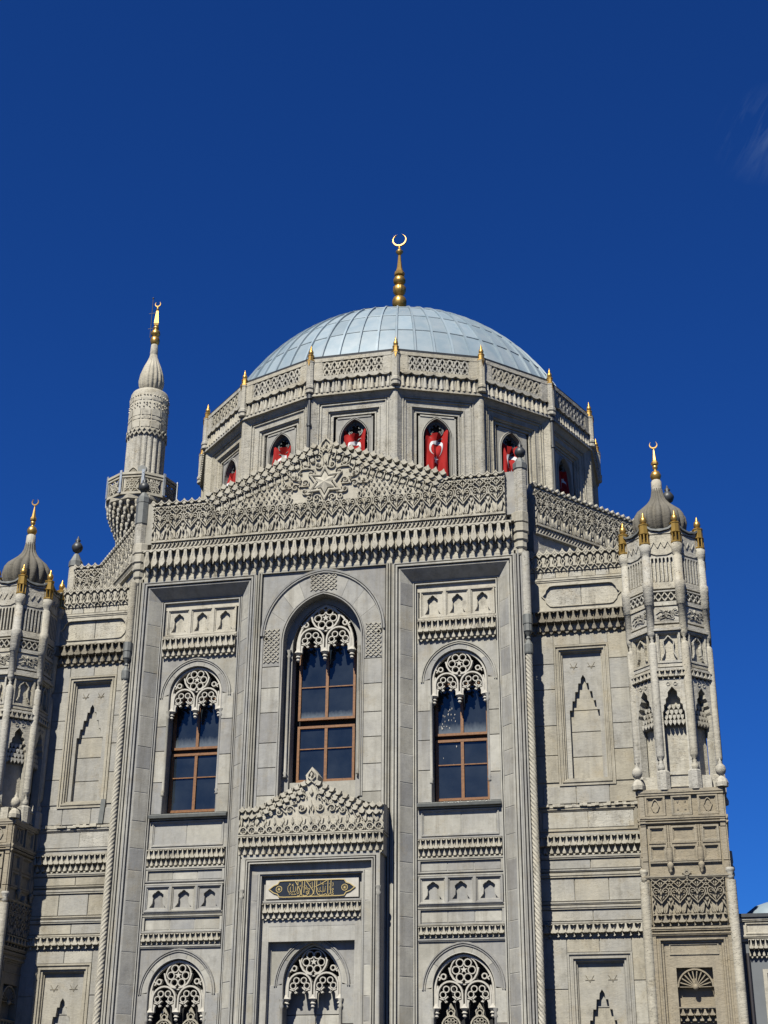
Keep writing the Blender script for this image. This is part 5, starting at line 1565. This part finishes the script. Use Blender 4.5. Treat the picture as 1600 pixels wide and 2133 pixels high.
# ================================================================== CORNER TOWERS
TX, TY = 10.42, .27
def build_tower():
    t = root('corner_tower', (TX, TY, GZ), 'right-hand octagonal corner tower with onion cap and golden lanterns, against the sky', 'tower', 'corner towers of the mosque')
    C0 = frame(TX, TY, 0)
    A = 1.13
    V = A / cos(pi / 8)
    # square lower stage
    FB = frame(TX, TY - 1.16, 0)      # front face, d = out of it
    HB = 1.13
    MB().box(-HB + .03, HB - .03, 5.33, 9.2, -2.28, -.065).build('tower_core', M_TBASE, t, FB)
    MB().box(-HB + .55, HB - .55, GZ, 5.35, -1.75, -.55).build('tower_core', M_TBASE, t, FB)
    faces = [frame(TX, TY - 1.16, 0), frame(TX + 1.16, TY, pi / 2), frame(TX - 1.16, TY, -pi / 2)]
    for F in faces:
        ashlar(F, t, -HB, -HB + .16, 5.6, 9.0, .0, .8, 1, .1, M_TBASE); ashlar(F, t, HB - .16, HB, 5.6, 9.0, .0, .8, 1, .1, M_TBASE)
        # carved panel, cornices, rails
        rails(F, t, -HB, HB, [(9.02, 9.18), (8.34, 8.46), (8.24, 8.30), (6.80, 6.88), (5.46, 5.56), (5.34, 5.42)], -.3, .04, M_TBASE)
        rails(F, t, -HB + .2, HB - .2, [(7.70, 7.76), (7.18, 7.24)], -.3, .0, M_TBASE)
        for k in (-1, 0, 1):
            u = k * .70; w = .24
            for z0, z1 in ((8.50, 8.98), (7.78, 8.16), (7.28, 7.66)):
                ww = w if z0 > 8.3 else (.30 if k == 0 else .20)
                MB().sweep(rect(u - ww, u + ww, z0, z1), [(-.03, -.09), (-.03, -.0), (.02, -.0), (.03, -.04), (.05, -.04), (.06, -.08)], True).build('panel_frame', M_TBASE, t, F)
            hx = [(u - .11, 8.74), (u - .05, 8.88), (u, 8.92), (u + .05, 8.88), (u + .11, 8.74), (u + .05, 8.60), (u, 8.56), (u - .05, 8.60)]
            if k: MB().ribbon(hx, .03, -.09, -.03, True).build('panel_ornament', M_TBASE, t, F)
            else:
                b = MB()
                for dx in (-.1, .1): b.prism([(u + dx - .03, 8.86), (u + dx + .03, 8.86), (u + dx, 8.80)], -.09, -.05); b.prism([(u + dx - .03, 8.62), (u + dx + .03, 8.62), (u + dx, 8.68)], -.09, -.05)
                b.build('panel_ornament', M_DARKST, t, F)
        for k in (-.405, .405):      # clustered shafts ending in knobs
            b = MB()
            for dx in (-.06, 0, .06): b.lathe([(.03, 7.62), (.034, 8.2)], 6, k + dx, -.02)
            b.lathe([(.07, 7.22), (.10, 7.3), (.09, 7.6)], 8, k, -.02); b.lathe([(.01, 6.92), (.05, 6.98), (.04, 7.03), (.085, 7.10), (.08, 7.18), (.04, 7.22)], 8, k, .02)
            b.build('hanging_shaft', M_TBASE, t, F)
        dm = MB().prism([(0, 6.74), (.13, 6.93), (0, 7.10), (-.13, 6.93)], -.09, .05, .8); dm.ring(0, 6.92, .06, .03, .04, .07, 8); dm.build('diamond_boss', M_TBASE, t, F)
        # arabesque panel
        n = 4; p = 1.88 / n
        tm = cached(('towertile',), lambda: crown_tile_mesh(p, 1.44, M_TBASE, False))
        MB().box(-.96, .96, 5.84, 6.80, -.3, -.03).build('relief_back', M_TBASE, t, F)
        for i in range(n): place('carved_motif', tm, t, F @ T(-.94 + (i + .5) * p, 5.85, -.03) @ Matrix.Diagonal((1, 1, .745, 1)))
        muq_row(F, t, -.95, .95, 5.57, 5.85, -.05, 9, 'single', .15, M_TBASE)
        # recessed frame with a shell niche
        MB().sweep(upath(-.95, .95, GZ, 5.36), [(-.05, -.09), (-.05, .0), (.03, .0), (.04, -.04), (.09, -.04), (.10, -.0), (.14, -.0), (.16, -.07), (.20, -.07), (.22, -.12), (.26, -.12)], side=-1).build('niche_frame', M_TBASE, t, F)
        MB().plate([(-.70, GZ), (-.46, GZ)] + [(-.46, 4.54), (.46, 4.54), (.46, GZ), (.70, GZ), (.70, 5.18), (-.70, 5.18)], [], -.11, .2).build('niche_wall', M_TBASE, t, F)
        MB().sweep(rect(-.60, .66, 4.86, 5.14), [(-.0, -.12), (0, -.085), (.03, -.085), (.04, -.12)], True).build('panel_frame', M_TBASE, t, F)
        sh = MB()
        nr = 11
        for i in range(nr):
            a0, a1 = pi * (i + .06) / nr, pi * (i + .94) / nr; am = (a0 + a1) / 2
            sh.prism([(.05 * cos(a0), 4.06 + .05 * sin(a0)), (.37 * cos(a0), 4.06 + .37 * sin(a0)), (.43 * cos(am), 4.06 + .43 * sin(am)), (.37 * cos(a1), 4.06 + .37 * sin(a1)), (.05 * cos(a1), 4.06 + .05 * sin(a1))], -.30, -.28)
            for aa in (a0, a1): sh.ribbon([(.05 * cos(aa), 4.06 + .05 * sin(aa)), (.40 * cos(aa), 4.06 + .40 * sin(aa))], .022, -.3, -.14)
        sh.ribbon(arc(0, 4.06, .44, 0, 180, 22), .05, -.3, -.12); sh.lathe([(.02, 3.98), (.07, 4.02), (.07, 4.08), (.02, 4.13)], 8, 0, -.13)
        sh.build('shell', M_TBASE, t, F)
        MB().box(-.5, .5, GZ, 4.6, -.5, -.33).build('niche_back', M_TBASE, t, F)
        rails(F, t, -.46, .46, [(3.52, 3.58)], -.4, -.10, M_TBASE)
        muq_row(F, t, -.46, .46, 3.22, 3.54, -.30, 5, 'double', .18, M_TBASE)
        ashlar(F, t, -1.13, -.96, GZ, 5.3, -.0, 1.1, 1, .05, M_TBASE); ashlar(F, t, .96, 1.13, GZ, 5.3, -.0, 1.1, 1, .05, M_TBASE)
        # parapet panels over the square stage
        MB().box(-.52, .52, 9.18, 9.68, -.5, -.12).build('parapet_block', M_ROUGH, t, F)
        MB().sweep(rect(-.34, .34, 9.26, 9.62), [(0, -.13), (0, -.09), (.03, -.09), (.04, -.12)], True).build('panel_frame', M_ROUGH, t, F)
        for k in (-.42, .42):
            MB().lathe([(.19, 9.16), (.19, 9.66), (.15, 9.70)], 8, 0, 0, smooth=False, phase=pi / 8).build('mast_base', M_ROUGH, t, F @ T(k, 0, -.10))
        for k in (-1, 1):
            MB().box(min(k * .5, k * 1.05), max(k * .5, k * 1.05), 9.18, 9.55, -.6, -.3).build('parapet_block', M_ROUGH, t, F)
    for sx, sy in ((-1, -1), (1, -1), (1, 1), (-1, 1)):
        Fc = frame(TX + sx * 1.12, TY + sy * 1.12, 0)
        MB().lathe([(.13, GZ), (.13, 6.72)], 12).build('corner_shaft', M_ROUGH, t, Fc)
        MB().lathe([(.04, 6.74), (.10, 6.80), (.06, 6.86), (.12, 6.96), (.125, 7.0), (.11, 7.04)], 10).build('corner_pendant', M_ROUGH, t, Fc)
        bl = MB().lathe([(.17, 9.19), (.18, 9.30), (.14, 9.40), (.06, 9.48), (.05, 9.52)], 8, 0, 0, smooth=False).build('ball_stand', M_ROUGH, t, Fc)
        MB().lathe([(.05, 9.50), (.12, 9.56), (.145, 9.66), (.12, 9.76), (.05, 9.83), (.06, 9.86), (.02, 9.92), (.01, 9.98)], 14).build('stone_ball', M_ROUGH, bl, Fc)
    # octagonal stage
    MB().lathe([(V - .10, 9.1), (V - .10, 9.62), (V - .34, 9.64), (V - .34, 12.2), (V - .10, 12.22), (V - .10, 16.75)], 8, 0, 0, smooth=False, phase=pi / 8).build('tower_core', M_ROUGH, t, C0)
    hw = A * math.tan(pi / 8) - .08
    def face_meshes():
        D = {}
        b = MB()
        b.box(-hw, hw, 16.02, 16.72, -.2, -.02)
        b.ribbon([(-.3, 16.3), (-.2, 16.5), (-.1, 16.3)], .03, -.03, .01); b.ribbon([(-.1, 16.3), (0, 16.5), (.1, 16.3)], .03, -.03, .01); b.ribbon([(.1, 16.3), (.2, 16.5), (.3, 16.3)], .03, -.03, .01)
        b.ribbon([(-.34, 16.16), (-.15, 16.08), (.15, 16.08), (.34, 16.16)], .035, -.03, .015)
        b.prism([(-hw, 16.74), (-hw, 16.98), (-.2, 16.82), (0, 16.78), (.2, 16.82), (hw, 16.98), (hw, 16.74)], -.2, .0)
        D['tower_frieze'] = b.mesh('tower_frieze', M_ROUGH)
        b = MB()
        b.ribbon([(-hw - .05, 17.02), (-.25, 16.88), (0, 16.83), (.25, 16.88), (hw + .05, 17.02)], .07, -.25, .06)
        D['lead_swag'] = b.mesh('lead_swag', M_GLEAD)
        b = MB()
        for i in range(7):
            u = -.33 + .11 * i
            b.box(u - .022, u + .022, 15.24, 16.02, -.12, .0)
            if i < 6: b.prism([(u + .022, 16.02), (u + .022, 15.95), (u + .055, 15.99), (u + .088, 15.95), (u + .088, 16.02)], -.12, .0)
        D['fluted_panel'] = b.mesh('fluted_panel', M_ROUGH)
        for q_, (z0_, z1_, d_) in enumerate([(15.02, 15.22, .0), (14.50, 14.62, .0), (14.92, 14.96, .01), (13.96, 14.02, .0), (13.80, 13.90, .02), (13.72, 13.79, .08), (12.66, 12.76, .0), (12.56, 12.62, .03)]):
            D['string_course%d' % q_] = MB().box(-hw, hw, z0_, z1_, -.2, d_).mesh('string_course', M_ROUGH)
        b = MB()
        for i in range(4):
            c = -.27 + .18 * i
            b.ribbon([(c - .09, 14.64), (c, 14.77), (c + .09, 14.64)], .035, -.1, .0); b.ribbon([(c - .09, 14.90), (c, 14.77), (c + .09, 14.90)], .035, -.1, .0)
        D['zigzag'] = b.mesh('zigzag_lattice', M_ROUGH)
        b = MB()
        b.box(-hw, hw, 14.04, 14.48, -.2, -.03)
        for k in range(6):
            an = radians(60 * k + 30); b.prism([(.06 * cos(an - .5), 14.26 + .06 * sin(an - .5)), (.17 * cos(an), 14.26 + .17 * sin(an)), (.06 * cos(an + .5), 14.26 + .06 * sin(an + .5))], -.03, .03, .7)
        for k in range(10):
            b.ribbon([(random.uniform(-.35, .35), random.uniform(14.08, 14.44)) for _ in range(3)], .025, -.04, .0)
        D['star_panel'] = b.mesh('star_panel', M_ROUGH)
        b = MB()
        b.sweep(rect(-.31, .31, 12.80, 13.68), [(-.03, -.1), (-.03, .02), (.02, .02), (.03, -.02), (.05, -.02), (.06, -.07)], True)
        kp = keel_poly(0, .50, 12.90, 13.58)
        b.ribbon(kp[1:-1], .035, -.09, .0)
        D['panel'] = b.mesh('blind_panel', M_ROUGH)
        b = MB()
        L = [(-.30, 9.6), (-.30, 11.35), (-.26, 11.42), (-.26, 11.55), (-.20, 11.60), (-.20, 11.72), (-.13, 11.80), (-.13, 11.92), (0, 12.08)]
        hole = L + [(-x, z) for x, z in L[-2::-1]]
        b.plate([(-hw, 9.6), (-.30, 9.6)] + hole[1:-1] + [(.30, 9.6), (hw, 9.6), (hw, 12.3), (-hw, 12.3)], [], -.0, .25)
        b.ribbon(arc(-.1, 12.16, .05, 0, 360, 6), .02, 0, .02); b.ribbon(arc(.1, 12.16, .05, 0, 360, 6), .02, 0, .02)
        D['niche'] = b.mesh('tower_niche', M_ROUGH)
        b = MB()
        for z, w, n in ((11.02, .29, 5), (11.17, .27, 5), (11.32, .24, 4), (11.48, .19, 3)):
            for i in range(n):
                c = -w + (2 * i + 1) * w / n; hw_ = w / n * .92
                b.prism([(c - hw_, z + .13), (c - hw_, z + .05), (c, z - .04), (c + hw_, z + .05), (c + hw_, z + .13)], -.3, -.10 - (z - 11.0) * .12, .9)
                
        D['hood'] = b.mesh('niche_hood', M_ROUGH)
        return D
    D = face_meshes()
    for k in range(8):
        ph = radians(45 * k)
        Fk = frame(TX + A * sin(ph), TY - A * cos(ph), ph)
        for nme in D:
            place({'zigzag': 'zigzag_lattice', 'panel': 'blind_panel', 'niche': 'tower_niche', 'hood': 'niche_hood'}.get(nme, nme.rstrip('0123456789')), D[nme], t, Fk)
        muq_row(Fk, t, -hw, hw, 12.28, 12.54, -.05, 5, 'single', .13, M_ROUGH)
        ph2 = radians(45 * k + 22.5)
        Fv = frame(TX + (V - .04) * sin(ph2), TY - (V - .04) * cos(ph2), ph2)
        place('mast', cached(('mast',), lambda: MB().lathe([(.03, 9.66), (.09, 9.72), (.11, 9.82), (.05, 9.92), (.06, 9.96), (.04, 10.0), (.11, 10.08), (.12, 10.12), (.12, 13.30), (.10, 13.36), (.04, 13.42), (.06, 13.47), (.03, 13.52), (.10, 13.60), (.115, 13.66), (.115, 14.50),
              (.15, 14.52), (.14, 14.66), (.155, 14.68), (.145, 14.82), (.16, 14.84), (.15, 14.98), (.16, 15.0), (.16, 15.22), (.125, 15.26), (.125, 16.02), (.10, 16.05), (.16, 16.12), (.17, 16.38), (.13, 16.42)], 10).mesh('mast', M_ROUGH)), t, Fv)
        # lantern
        lm1 = cached(('lant',), lambda: lantern_mesh())
        lo = place('lantern', lm1[0], t, Fv)
        place('lantern_ball', lm1[1], lo, Fv)
    MB().lathe([(V - .05, 16.70), (V - .12, 16.95), (.3, 17.1)], 8, 0, 0, smooth=False, phase=pi / 8).build('tower_roof', M_GLEAD, t, C0)
    MB().lathe([(.50, 16.95), (.66, 17.08), (.78, 17.28), (.82, 17.50), (.79, 17.70), (.68, 17.88), (.52, 18.02), (.37, 18.16), (.265, 18.30), (.20, 18.46), (.165, 18.68)], 96, 0, 0, 16, .18).build('onion_cap', M_ONION, t, C0)
    MB().lathe([(.155, 18.58), (.165, 18.64), (.155, 18.96), (.12, 19.0)], 30, 0, 0, 10, .12).build('onion_neck', M_CARVED, t, C0)
    fb = MB().lathe([(.06, 18.96), (.13, 19.02), (.165, 19.12), (.165, 19.18), (.12, 19.28), (.05, 19.33), (.045, 19.36), (.085, 19.42), (.08, 19.48), (.04, 19.52)], 16).build('finial', M_GOLD, t, C0)
    MB().lathe([(.11, 19.54), (.115, 19.60), (.07, 19.68), (.035, 19.95), (.02, 20.06), (.04, 20.08), (.02, 20.11)], 6, 0, 0, smooth=False).build('finial_spire', M_GOLD, fb, C0)
    b = MB(); crescent_geo(b, 20.22, .125, .04, 0, 150, .02); b.build('finial_crescent', M_GOLD, fb, C0)
    return t

def lantern_mesh():
    b = MB()
    b.lathe([(.13, 16.40), (.165, 16.42), (.165, 16.46), (.12, 16.47)], 8, 0, 0, smooth=False, phase=pi / 8)
    for k in range(8):
        a = 2 * pi * (k + .5) / 8
        b.box(.135 * cos(a) - .018, .135 * cos(a) + .018, 16.46, 16.74, .135 * sin(a) - .018, .135 * sin(a) + .018)
    b.lathe([(.06, 16.44), (.06, 16.76)], 8)
    b.lathe([(.14, 16.72), (.17, 16.74), (.17, 16.77), (.145, 16.78), (.145, 17.02), (.16, 17.03), (.16, 17.06), (.05, 17.08)], 8, 0, 0, smooth=False, phase=pi / 8)
    c = MB().lathe([(.04, 17.07), (.085, 17.12), (.105, 17.20), (.085, 17.29), (.04, 17.33), (.045, 17.36), (.01, 17.46)], 14)
    return b.mesh('lantern', M_BRASS), c.mesh('lantern_ball', M_GOLD)

tower_r = build_tower()
def copy_tree(o, parent=None):
    c = o.copy(); COL.objects.link(c)
    if parent is not None:
        c.parent = parent
        c.matrix_parent_inverse = o.matrix_parent_inverse
    for ch in list(o.children): copy_tree(ch, c)
    return c
bpy.context.view_layer.update()
tower_l = copy_tree(tower_r)
tower_l.matrix_basis = Matrix.Translation((-TX + .12, TY, GZ))
tower_l['label'] = 'left corner tower with onion cap, cut off by the left edge of the photo'

# ================================================================== MINARET
minaret = root('minaret', (-9.80, 8.0, GZ), 'slender round stone minaret with star-pierced balcony and fluted bulb cap', 'minaret')
CM = frame(-9.80, 8.0, 0)
MB().lathe([(.83, GZ), (.80, 21.4), (.80, 22.1)], 24, 0, 0, 24, .03).build('lower_shaft', M_ROUGH, minaret, CM)
NB = 10
ab_ = 1.36
cor = MB()
tiers = [(.80, 21.85), (.86, 22.12), (.96, 22.40), (1.08, 22.68), (1.20, 22.96), (1.29, 23.22)]
for (r0, z0), (r1, z1) in zip(tiers, tiers[1:]):
    cor.lathe([(r0 - .1, z0), (r0 - .02, z1 - .1), (r1 - .08, z1), (.5, z1)], 24, smooth=False)
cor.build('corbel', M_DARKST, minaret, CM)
pend = cached(('pend',), lambda: MB().lathe([(.01, 0), (.045, .04), (.055, .12), (.03, .15), (.075, .2), (.08, .32), (.06, .36)], 6).mesh('muqarnas_drop', M_ROUGH))
for ti, (r, z) in enumerate(tiers[1:]):
    nn = 24
    for i in range(nn):
        a = 2 * pi * (i + .5 * (ti % 2)) / nn
        place('muqarnas_drop', pend, minaret, CM @ T((r - .03) * cos(a), z - .36, (r - .03) * sin(a)))
MB().lathe([(1.25, 23.20), (1.36, 23.26), (1.38, 23.40), (1.34, 23.44), (.5, 23.44)], NB, smooth=False, phase=pi / NB).build('balcony_floor', M_ROUGH, minaret, CM)
Rb = 1.30
hwb = Rb * math.tan(pi / NB)
def rail_meshes():
    b = MB()
    b.box(-hwb, hwb, 23.42, 23.52, -.06, .06); b.box(-hwb, hwb, 24.14, 24.20, -.06, .06); b.box(-hwb, hwb, 24.26, 24.36, -.06, .08); b.box(-hwb, hwb, 24.20, 24.26, -.05, .02)
    for s in (-1, 1): b.box(min(s * (hwb - .07), s * hwb), max(s * (hwb - .07), s * hwb), 23.44, 24.34, -.06, .04)
    c = (23.52 + 24.14) / 2
    for k in range(2):
        b.ribbon([(.29 * cos(radians(90 + 120 * i + 60 * k)), c + .29 * sin(radians(90 + 120 * i + 60 * k))) for i in range(3)], .045, -.04, .04, True)
    for s in (-1, 1):
        b.ribbon([(s * .34, 23.52), (0, c)], .04, -.03, .03); b.ribbon([(s * .34, 24.14), (0, c)], .04, -.03, .03)
    b.ring(0, c, .09, .05, -.04, .045, 6)
    q = MB().box(-.05, .05, 23.49, 24.44, -.02, .02); q.box(-.012, .012, 23.84, 23.87, .02, .035); q.box(-.012, .012, 24.29, 24.32, .02, .035)
    return b.mesh('balcony_railing', M_CARVED), q.mesh('railing_plate', M_WMETAL)
rm = rail_meshes()
for k in range(NB):
    ph = 2 * pi * k / NB + .08
    Fk = frame(-9.80 + Rb * sin(ph), 8.0 - Rb * cos(ph), ph)
    rl = place('balcony_railing', rm[0], minaret, Fk)
    ph2 = ph + pi / NB; rv = Rb / cos(pi / NB) + .07
    place('railing_plate', rm[1], rl, frame(-9.80 + rv * sin(ph2), 8.0 - rv * cos(ph2), ph2))
MB().lathe([(.79, 23.4), (.78, 26.38)], 80, 0, 0, 20, .09, False).build('upper_shaft', M_ROUGH, minaret, CM)
zz_ = MB()
for i in range(12):
    a0 = 2 * pi * i / 12; a1 = 2 * pi * (i + .5) / 12; a2 = 2 * pi * (i + 1) / 12
    for za_, zb_ in ((26.34, 26.62), (26.62, 26.34)):
        for aa, bb, z0_, z1_ in ((a0, a1, za_, zb_), (a1, a2, zb_, za_)):
            pp_ = []
            for r_ in (.76, .83):
                for aq, zq in ((aa, z0_), (bb, z1_)):
                    for dz in (-.035, .035): pp_.append((r_ * cos(aq), zq + dz, r_ * sin(aq)))
            zz_.add(pp_, [(4, 5, 7, 6), (0, 4, 6, 2), (1, 3, 7, 5)])
zz_.build('zigzag_band', M_CARVED, minaret, CM)
MB().lathe([(.77, 26.38), (.775, 28.36), (.72, 28.48), (.64, 28.54), (.3, 28.58)], 32).build('carved_drum', M_ROUGH, minaret, CM)
bd = MB()
for i in range(12):
    a = 2 * pi * i / 12
    for z0_, z1_ in ((26.68, 26.96), (27.05, 27.15), (27.22, 27.5), (27.92, 28.02)):
        pp_ = []
        for r_ in (.75, .80):
            for aq in (a + .03, a + .48):
                for zq in (z0_, z1_): pp_.append((r_ * cos(aq), zq, r_ * sin(aq)))
        bd.add(pp_, [(4, 5, 7, 6), (0, 4, 6, 2), (1, 3, 7, 5), (0, 1, 5, 4), (2, 3, 7, 6)])
    for q in range(3):
        aq = a + .1 + .15 * q
        for zq in (27.6 + .08 * (q % 2), 27.78, 28.14):
            pp_ = [((.75 + .06 * (j == 0)) * cos(aq + .05 * cos(j * 2.1)), zq + .05 * sin(j * 2.1), (.75 + .06 * (j == 0)) * sin(aq + .05 * cos(j * 2.1))) for j in range(4)]
            bd.add([(.83 * cos(aq), zq, .83 * sin(aq)), (.765 * cos(aq - .06), zq - .03, .765 * sin(aq - .06)), (.765 * cos(aq + .06), zq - .03, .765 * sin(aq + .06)), (.765 * cos(aq), zq + .07, .765 * sin(aq))], [(0, 1, 2), (0, 2, 3), (0, 3, 1)])
bd.build('carved_band', M_CARVED, minaret, CM)
dr = MB().prism(arch_path(.24, 23.5, 24.42, 24.80, 6), -.1, .02).build('balcony_door', M_DARKST, minaret, frame(-9.80 + .77 * sin(-.15), 8 - .77 * cos(.15), -.15))
MB().sweep(arch_path(.26, 23.5, 24.42, 24.84, 6), [(0, -.05), (0, .05), (.06, .05), (.07, -.05)]).build('door_surround', M_CARVED, dr, frame(-9.80 + .77 * sin(-.15), 8 - .77 * cos(.15), -.15))
MB().lathe([(.30, 28.54), (.42, 28.64), (.505, 28.90), (.53, 29.12), (.48, 29.46), (.37, 29.80), (.26, 30.06), (.18, 30.28), (.15, 30.45)], 96, 0, 0, 16, .13).build('bulb_cap', M_ROUGH, minaret, CM)
MB().lathe([(.15, 30.42), (.165, 30.5), (.14, 30.9), (.12, 30.92)], 14).build('cap_neck', M_ROUGH, minaret, CM)
fm = MB().lathe([(.10, 30.90), (.17, 30.96), (.20, 31.10), (.18, 31.25), (.10, 31.29), (.09, 31.32), (.18, 31.38), (.20, 31.47), (.17, 31.58), (.10, 31.63), (.08, 31.66), (.13, 31.72), (.12, 31.78), (.06, 31.84)], 24, 0, 0, 12, .12).build('finial', M_GOLD, minaret, CM)
MB().lathe([(.12, 31.84), (.135, 31.95), (.06, 32.58), (.03, 32.60)], 4, 0, 0, smooth=False, phase=.5).build('finial_spire', M_GOLD, fm, CM)
b = MB().lathe([(.03, 32.6), (.07, 32.64), (.03, 32.72), (.05, 32.76), (.02, 32.8)], 8); crescent_geo(b, 32.92, .13, .045, 0, 150, .02); b.build('finial_crescent', M_GOLD, fm, CM)
rod = MB().lathe([(.018, 31.3), (.015, 33.2)], 6, -.24, 0); rod.lathe([(.01, 33.2), (.05, 33.25), (.01, 33.3)], 8, -.24, 0)
for z in (31.75, 32.5): rod.box(-.36, -.03, z - .008, z + .008, -.01, .01)
rod.build('lightning_rod', M_IRON, minaret, CM)
spk = root('loudspeaker', (-9.35, 6.75, 24.3), 'grey round loudspeaker horn standing on the minaret balcony', 'loudspeaker')
Fs_ = frame(-9.35, 6.80, .15)
MB().prism([(.19 * cos(2 * pi * i / 20), 24.50 + .19 * sin(2 * pi * i / 20)) for i in range(20)], -.05, .04, .9).build('horn', M_GLEAD, spk, Fs_)
MB().box(-.03, .03, 24.25, 24.45, -.06, 0).build('bracket', M_WMETAL, spk, Fs_)

# ================================================================== ANNEX at the right edge
annex = root('annex_building', (15.5, 3, GZ), 'low grey plastered wing with a small lead dome beside the right tower', 'building')
FA = frame(15.0, -.40, 0)
MB().box(-3.44, 6, GZ, 5.72, -8, 0).build('annex_wall', M_PLASTER, annex, FA)
MB().box(-3.45, 6, 5.80, 5.89, -8, .18).build('annex_roof_edge', M_DLEAD, annex, FA)
MB().box(-3.40, 6, 5.20, 5.74, -.2, .05).build('annex_frieze', M_CARVED, annex, FA)
rails(FA, annex, -3.40, 6, [(5.70, 5.79), (5.28, 5.36)], -.2, .14, M_CARVED)
MB().sweep(rect(-3.2, 6, 5.38, 5.67), [(0, .04), (0, .09), (.03, .09), (.05, .055)], True).build('panel_frame', M_CARVED, annex, FA)
muq_row(FA, annex, -3.15, 1.65, 4.80, 5.24, 0, 40, 'double', .20, M_CARVED)
MB().sweep(upath(-2.86, -1.4, GZ, 4.50), [(0, 0), (0, .08), (.10, .08), (.13, .03), (.17, .03), (.18, -.05)], side=-1).build('annex_window_frame', M_CARVED, annex, FA)
MB().box(-2.70, -1.55, GZ, 4.36, -.04, .004).build('annex_pane', M_GLASS, annex, FA)
MB().lathe([(.98, 5.86), (.96, 6.02), (.83, 6.27), (.60, 6.44), (.30, 6.54), (.02, 6.57)], 32, 0, 0).build('annex_dome', M_LEAD, annex, frame(12.75, 2.0, 0))
MB().lathe([(.045, GZ), (.045, 4.9)], 8).build('downpipe', M_IRON, annex, frame(11.80, -.48, 0))

# ================================================================== past about 300 of one part: join the least visible rest
def world_verts(o):
    M = W[o]
    return [M @ v.co for v in o.data.vertices]
def join_rest(parent, stem_, keep=290):
    kids = [c for c in parent.children if c.name.split('.')[0] == stem_ and not c.children]
    if len(kids) <= 300: return
    camv = Vector((CX, -CDIST, 0))
    def score(o):
        bb = [Vector(c) for c in o.bound_box]
        c = W[o] @ (sum(bb, Vector()) / 8)
        size = (bb[6] - bb[0]).length
        vis = 0 if (c.z < 2.9) else 1
        return vis * size / (c - camv).length
    kids.sort(key=score, reverse=True)
    rest = kids[keep:]
    by = {}
    for o in rest: by.setdefault(o.data.materials[0], []).append(o)
    vv, ff, mi, mats = [], [], [], []
    for mt_, os_ in by.items():
        mats.append(mt_)
        for o in os_:
            off = len(vv)
            vv += [tuple(v) for v in world_verts(o)]
            for pl_ in o.data.polygons:
                ff.append(tuple(off + i_ for i_ in pl_.vertices)); mi.append(len(mats) - 1)
    me_ = bpy.data.meshes.new(stem_ + '_rest'); me_.from_pydata(vv, [], ff)
    for mt_ in mats: me_.materials.append(mt_)
    me_.polygons.foreach_set('material_index', mi); me_.update()
    for o in rest:
        W.pop(o, None); bpy.data.objects.remove(o)
    o_ = place('remaining_' + stem_ + 's', me_, parent, I4)
    o_['kind'] = 'stuff'
for st__ in ('stone', 'muqarnas_unit'): join_rest(mosque, st__)

bpy.context.view_layer.update()
